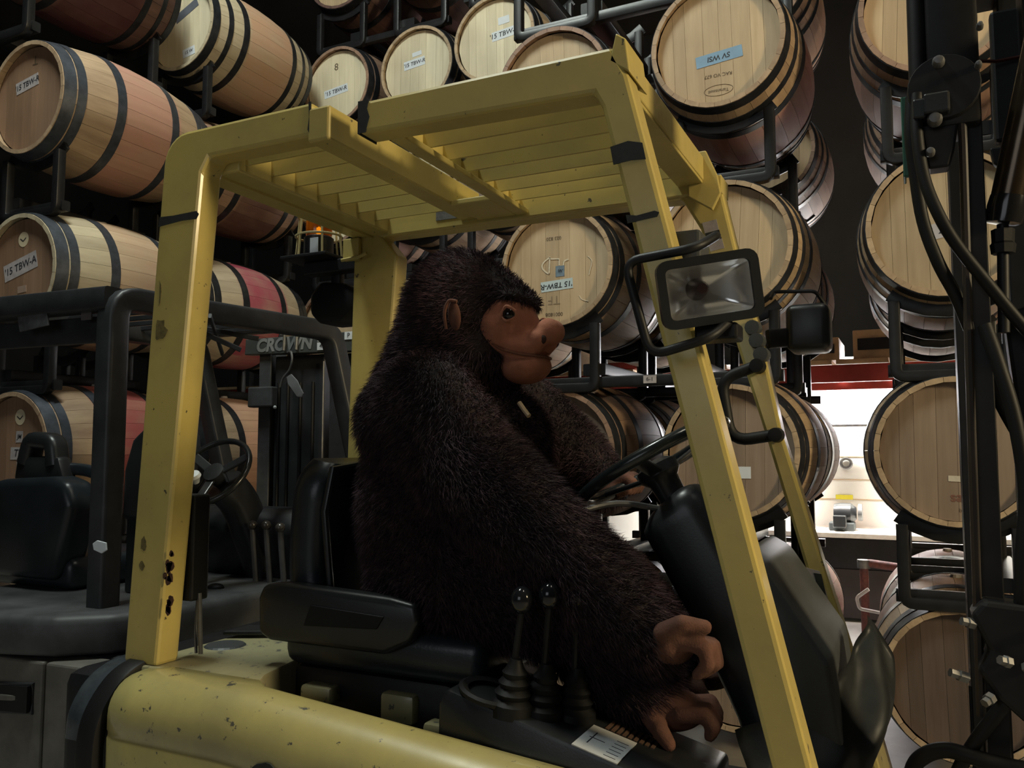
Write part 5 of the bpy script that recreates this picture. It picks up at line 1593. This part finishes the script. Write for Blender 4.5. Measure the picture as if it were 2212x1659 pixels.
# face
ear_m = plain('ear_plush', (0.12, 0.046, 0.028), 0.92, var=0.35, scale=30)
b = NB()
ball(b, (-0.915, 1.88, 1.655), 0.078, 0.112, 0.085, sub=3)
ball(b, (-0.880, 1.88, 1.608), 0.055, 0.086, 0.042, sub=3)
limb(b, [(-0.885, 1.88, 1.672), (-0.845, 1.88, 1.635)], [0.028, 0.024])
ball(b, (-0.800, 1.866, 1.645), 0.0315, 0.030, 0.0325, sub=3)
ball(b, (-0.800, 1.894, 1.645), 0.0315, 0.030, 0.0325, sub=3)
ball(b, (-0.822, 1.846, 1.622), 0.026, 0.026, 0.026, sub=3)
ball(b, (-0.822, 1.914, 1.622), 0.026, 0.026, 0.026, sub=3)
ball(b, (-0.845, 1.850, 1.603), 0.032, 0.038, 0.022, sub=3)
ball(b, (-0.845, 1.910, 1.603), 0.032, 0.038, 0.022, sub=3)
ball(b, (-0.872, 1.88, 1.556), 0.058, 0.080, 0.040, sub=3)
ball(b, (-0.840, 1.88, 1.562), 0.036, 0.058, 0.034, sub=3)
ball(b, (-0.900, 1.88, 1.702), 0.048, 0.100, 0.038, sub=3)
fm_ = remesh(b, 0.0065, 4)
face = obj('face', fm_, face_m, GR, 'all')
dark = plain('nostril_shade', (0.05, 0.02, 0.012), 0.85)  # dark colour painted in for the shade inside the hollow nostrils
seam = plain('seam_tan', (0.19, 0.075, 0.042), 0.9)
for s in (-1, 1):
    b = NB(); tube(b, spline([(-0.915, 1.88 + s * 0.092, 1.612), (-0.895, 1.88 + s * 0.089, 1.598), (-0.870, 1.88 + s * 0.079, 1.589), (-0.845, 1.88 + s * 0.066, 1.583), (-0.815, 1.88 + s * 0.036, 1.581), (-0.806, 1.88, 1.581)], 5), 0.0032, 8); obj('mouth_seam', b, seam, face, True)
    b = NB(); ball(b, (-0.806, 1.88 + s * 0.040, 1.622), 0.012, 0.010, 0.014, sub=2); obj('nostril', b, dark, face, True)
    ey = 1.88 + s * 0.1005
    b = NB(); ball(b, (-0.866, ey, 1.678), 0.0155, 0.013, 0.0165, sub=3); e_ = obj('eye', b, plain('eye_gloss', (0.010, 0.006, 0.005), 0.08), face, 'all')
    b = NB(); tube(b, spline([(-0.885, ey - s * 0.002, 1.676), (-0.868, ey + s * 0.009, 1.696), (-0.850, ey - s * 0.002, 1.684)], 5), 0.0045, 8); tube(b, spline([(-0.885, ey - s * 0.002, 1.674), (-0.868, ey + s * 0.008, 1.661), (-0.852, ey - s * 0.002, 1.670)], 5), 0.0038, 8); obj('eyelid', b, face_m, face, True, kind='stuff' if False else None)
    b = NB()
    ball(b, (0, 0, 0), 0.019, 0.008, 0.037, sub=3)
    bmesh.ops.transform(b, matrix=Matrix.Translation((-0.975, 1.88 + s * 0.172, 1.672)) @ Matrix.Rotation(-0.18, 4, 'Y') @ Matrix.Rotation(s * 0.25, 4, 'Z'), verts=b.verts[:])
    obj('ear', b, ear_m, GR, 'all')
    b = NB(); tube(b, spline([(-0.995, 1.88 + s * 0.174, 1.640), (-0.998, 1.88 + s * 0.178, 1.68), (-0.985, 1.88 + s * 0.180, 1.706), (-0.965, 1.88 + s * 0.178, 1.704)], 5), 0.0045, 8); obj('ear_rim', b, ear_m, GR, True)
# hands and feet: palm, four fingers and a thumb each, fused into one skin


def hand(palm, pr, fingers, thumb, name):
    b = NB()
    ball(b, palm, *pr, sub=3)
    for f in fingers + [thumb]:
        limb(b, f[0], f[1])
    return obj(name, remesh(b, 0.0055, 4), hand_m, GR, 'all')


fx = []
for k in range(4):
    y = 1.618 + 0.030 * k
    l = (0.9, 1.0, 0.97, 0.82)[k]
    fx.append(([(-0.425, y, 0.985 - 0.004 * k), (-0.425 + 0.058 * l, y - 0.002, 0.978 - 0.004 * k), (-0.425 + 0.064 * l, y + 0.002, 0.945 - 0.004 * k), (-0.425 + 0.040 * l, y + 0.004, 0.925 - 0.004 * k)], [0.0165, 0.0155, 0.0145, 0.012]))
hand((-0.445, 1.66, 0.975), (0.046, 0.062, 0.045), fx, ([(-0.45, 1.61, 1.000), (-0.412, 1.603, 1.022), (-0.372, 1.620, 1.016)], [0.022, 0.0185, 0.015]), 'hand')
fx = []
for k in range(4):
    y = 2.03 + 0.026 * k
    fx.append(([(-0.70, y, 1.262), (-0.665, y, 1.285), (-0.640, y, 1.272), (-0.650, y, 1.248)], [0.0155, 0.015, 0.0135, 0.011]))
hand((-0.725, 2.075, 1.255), (0.045, 0.055, 0.035), fx, ([(-0.715, 2.03, 1.245), (-0.675, 2.005, 1.245), (-0.645, 2.00, 1.255)], [0.019, 0.016, 0.013]), 'hand')
for yc in (1.735, 2.06):
    fx = []
    for k in range(4):
        y = yc - 0.048 + 0.031 * k
        l = (1.0, 0.95, 0.88, 0.78)[k]
        fx.append(([(-0.44, y, 0.825), (-0.44 + 0.050 * l, y, 0.832), (-0.44 + 0.066 * l, y, 0.812), (-0.44 + 0.058 * l, y, 0.793)], [0.0185, 0.017, 0.016, 0.013]))
    hand((-0.475, yc, 0.822), (0.075, 0.058, 0.045), fx, ([(-0.50, yc - 0.05, 0.815), (-0.475, yc - 0.075, 0.800), (-0.455, yc - 0.078, 0.775)], [0.022, 0.019, 0.015]), 'foot')
# straw-coloured drawstring end on the chest
b = NB(); tube(b, spline([(-0.852, 1.81, 1.470), (-0.835, 1.80, 1.450), (-0.820, 1.79, 1.432)], 4), [0.004] * 9, 8) if False else tube(b, [(-0.848, 1.80, 1.466), (-0.832, 1.795, 1.447), (-0.818, 1.79, 1.433)], 0.006, 8); obj('tag_loop', b, plain('straw_tag', (0.55, 0.40, 0.24), 0.7), GR, True)
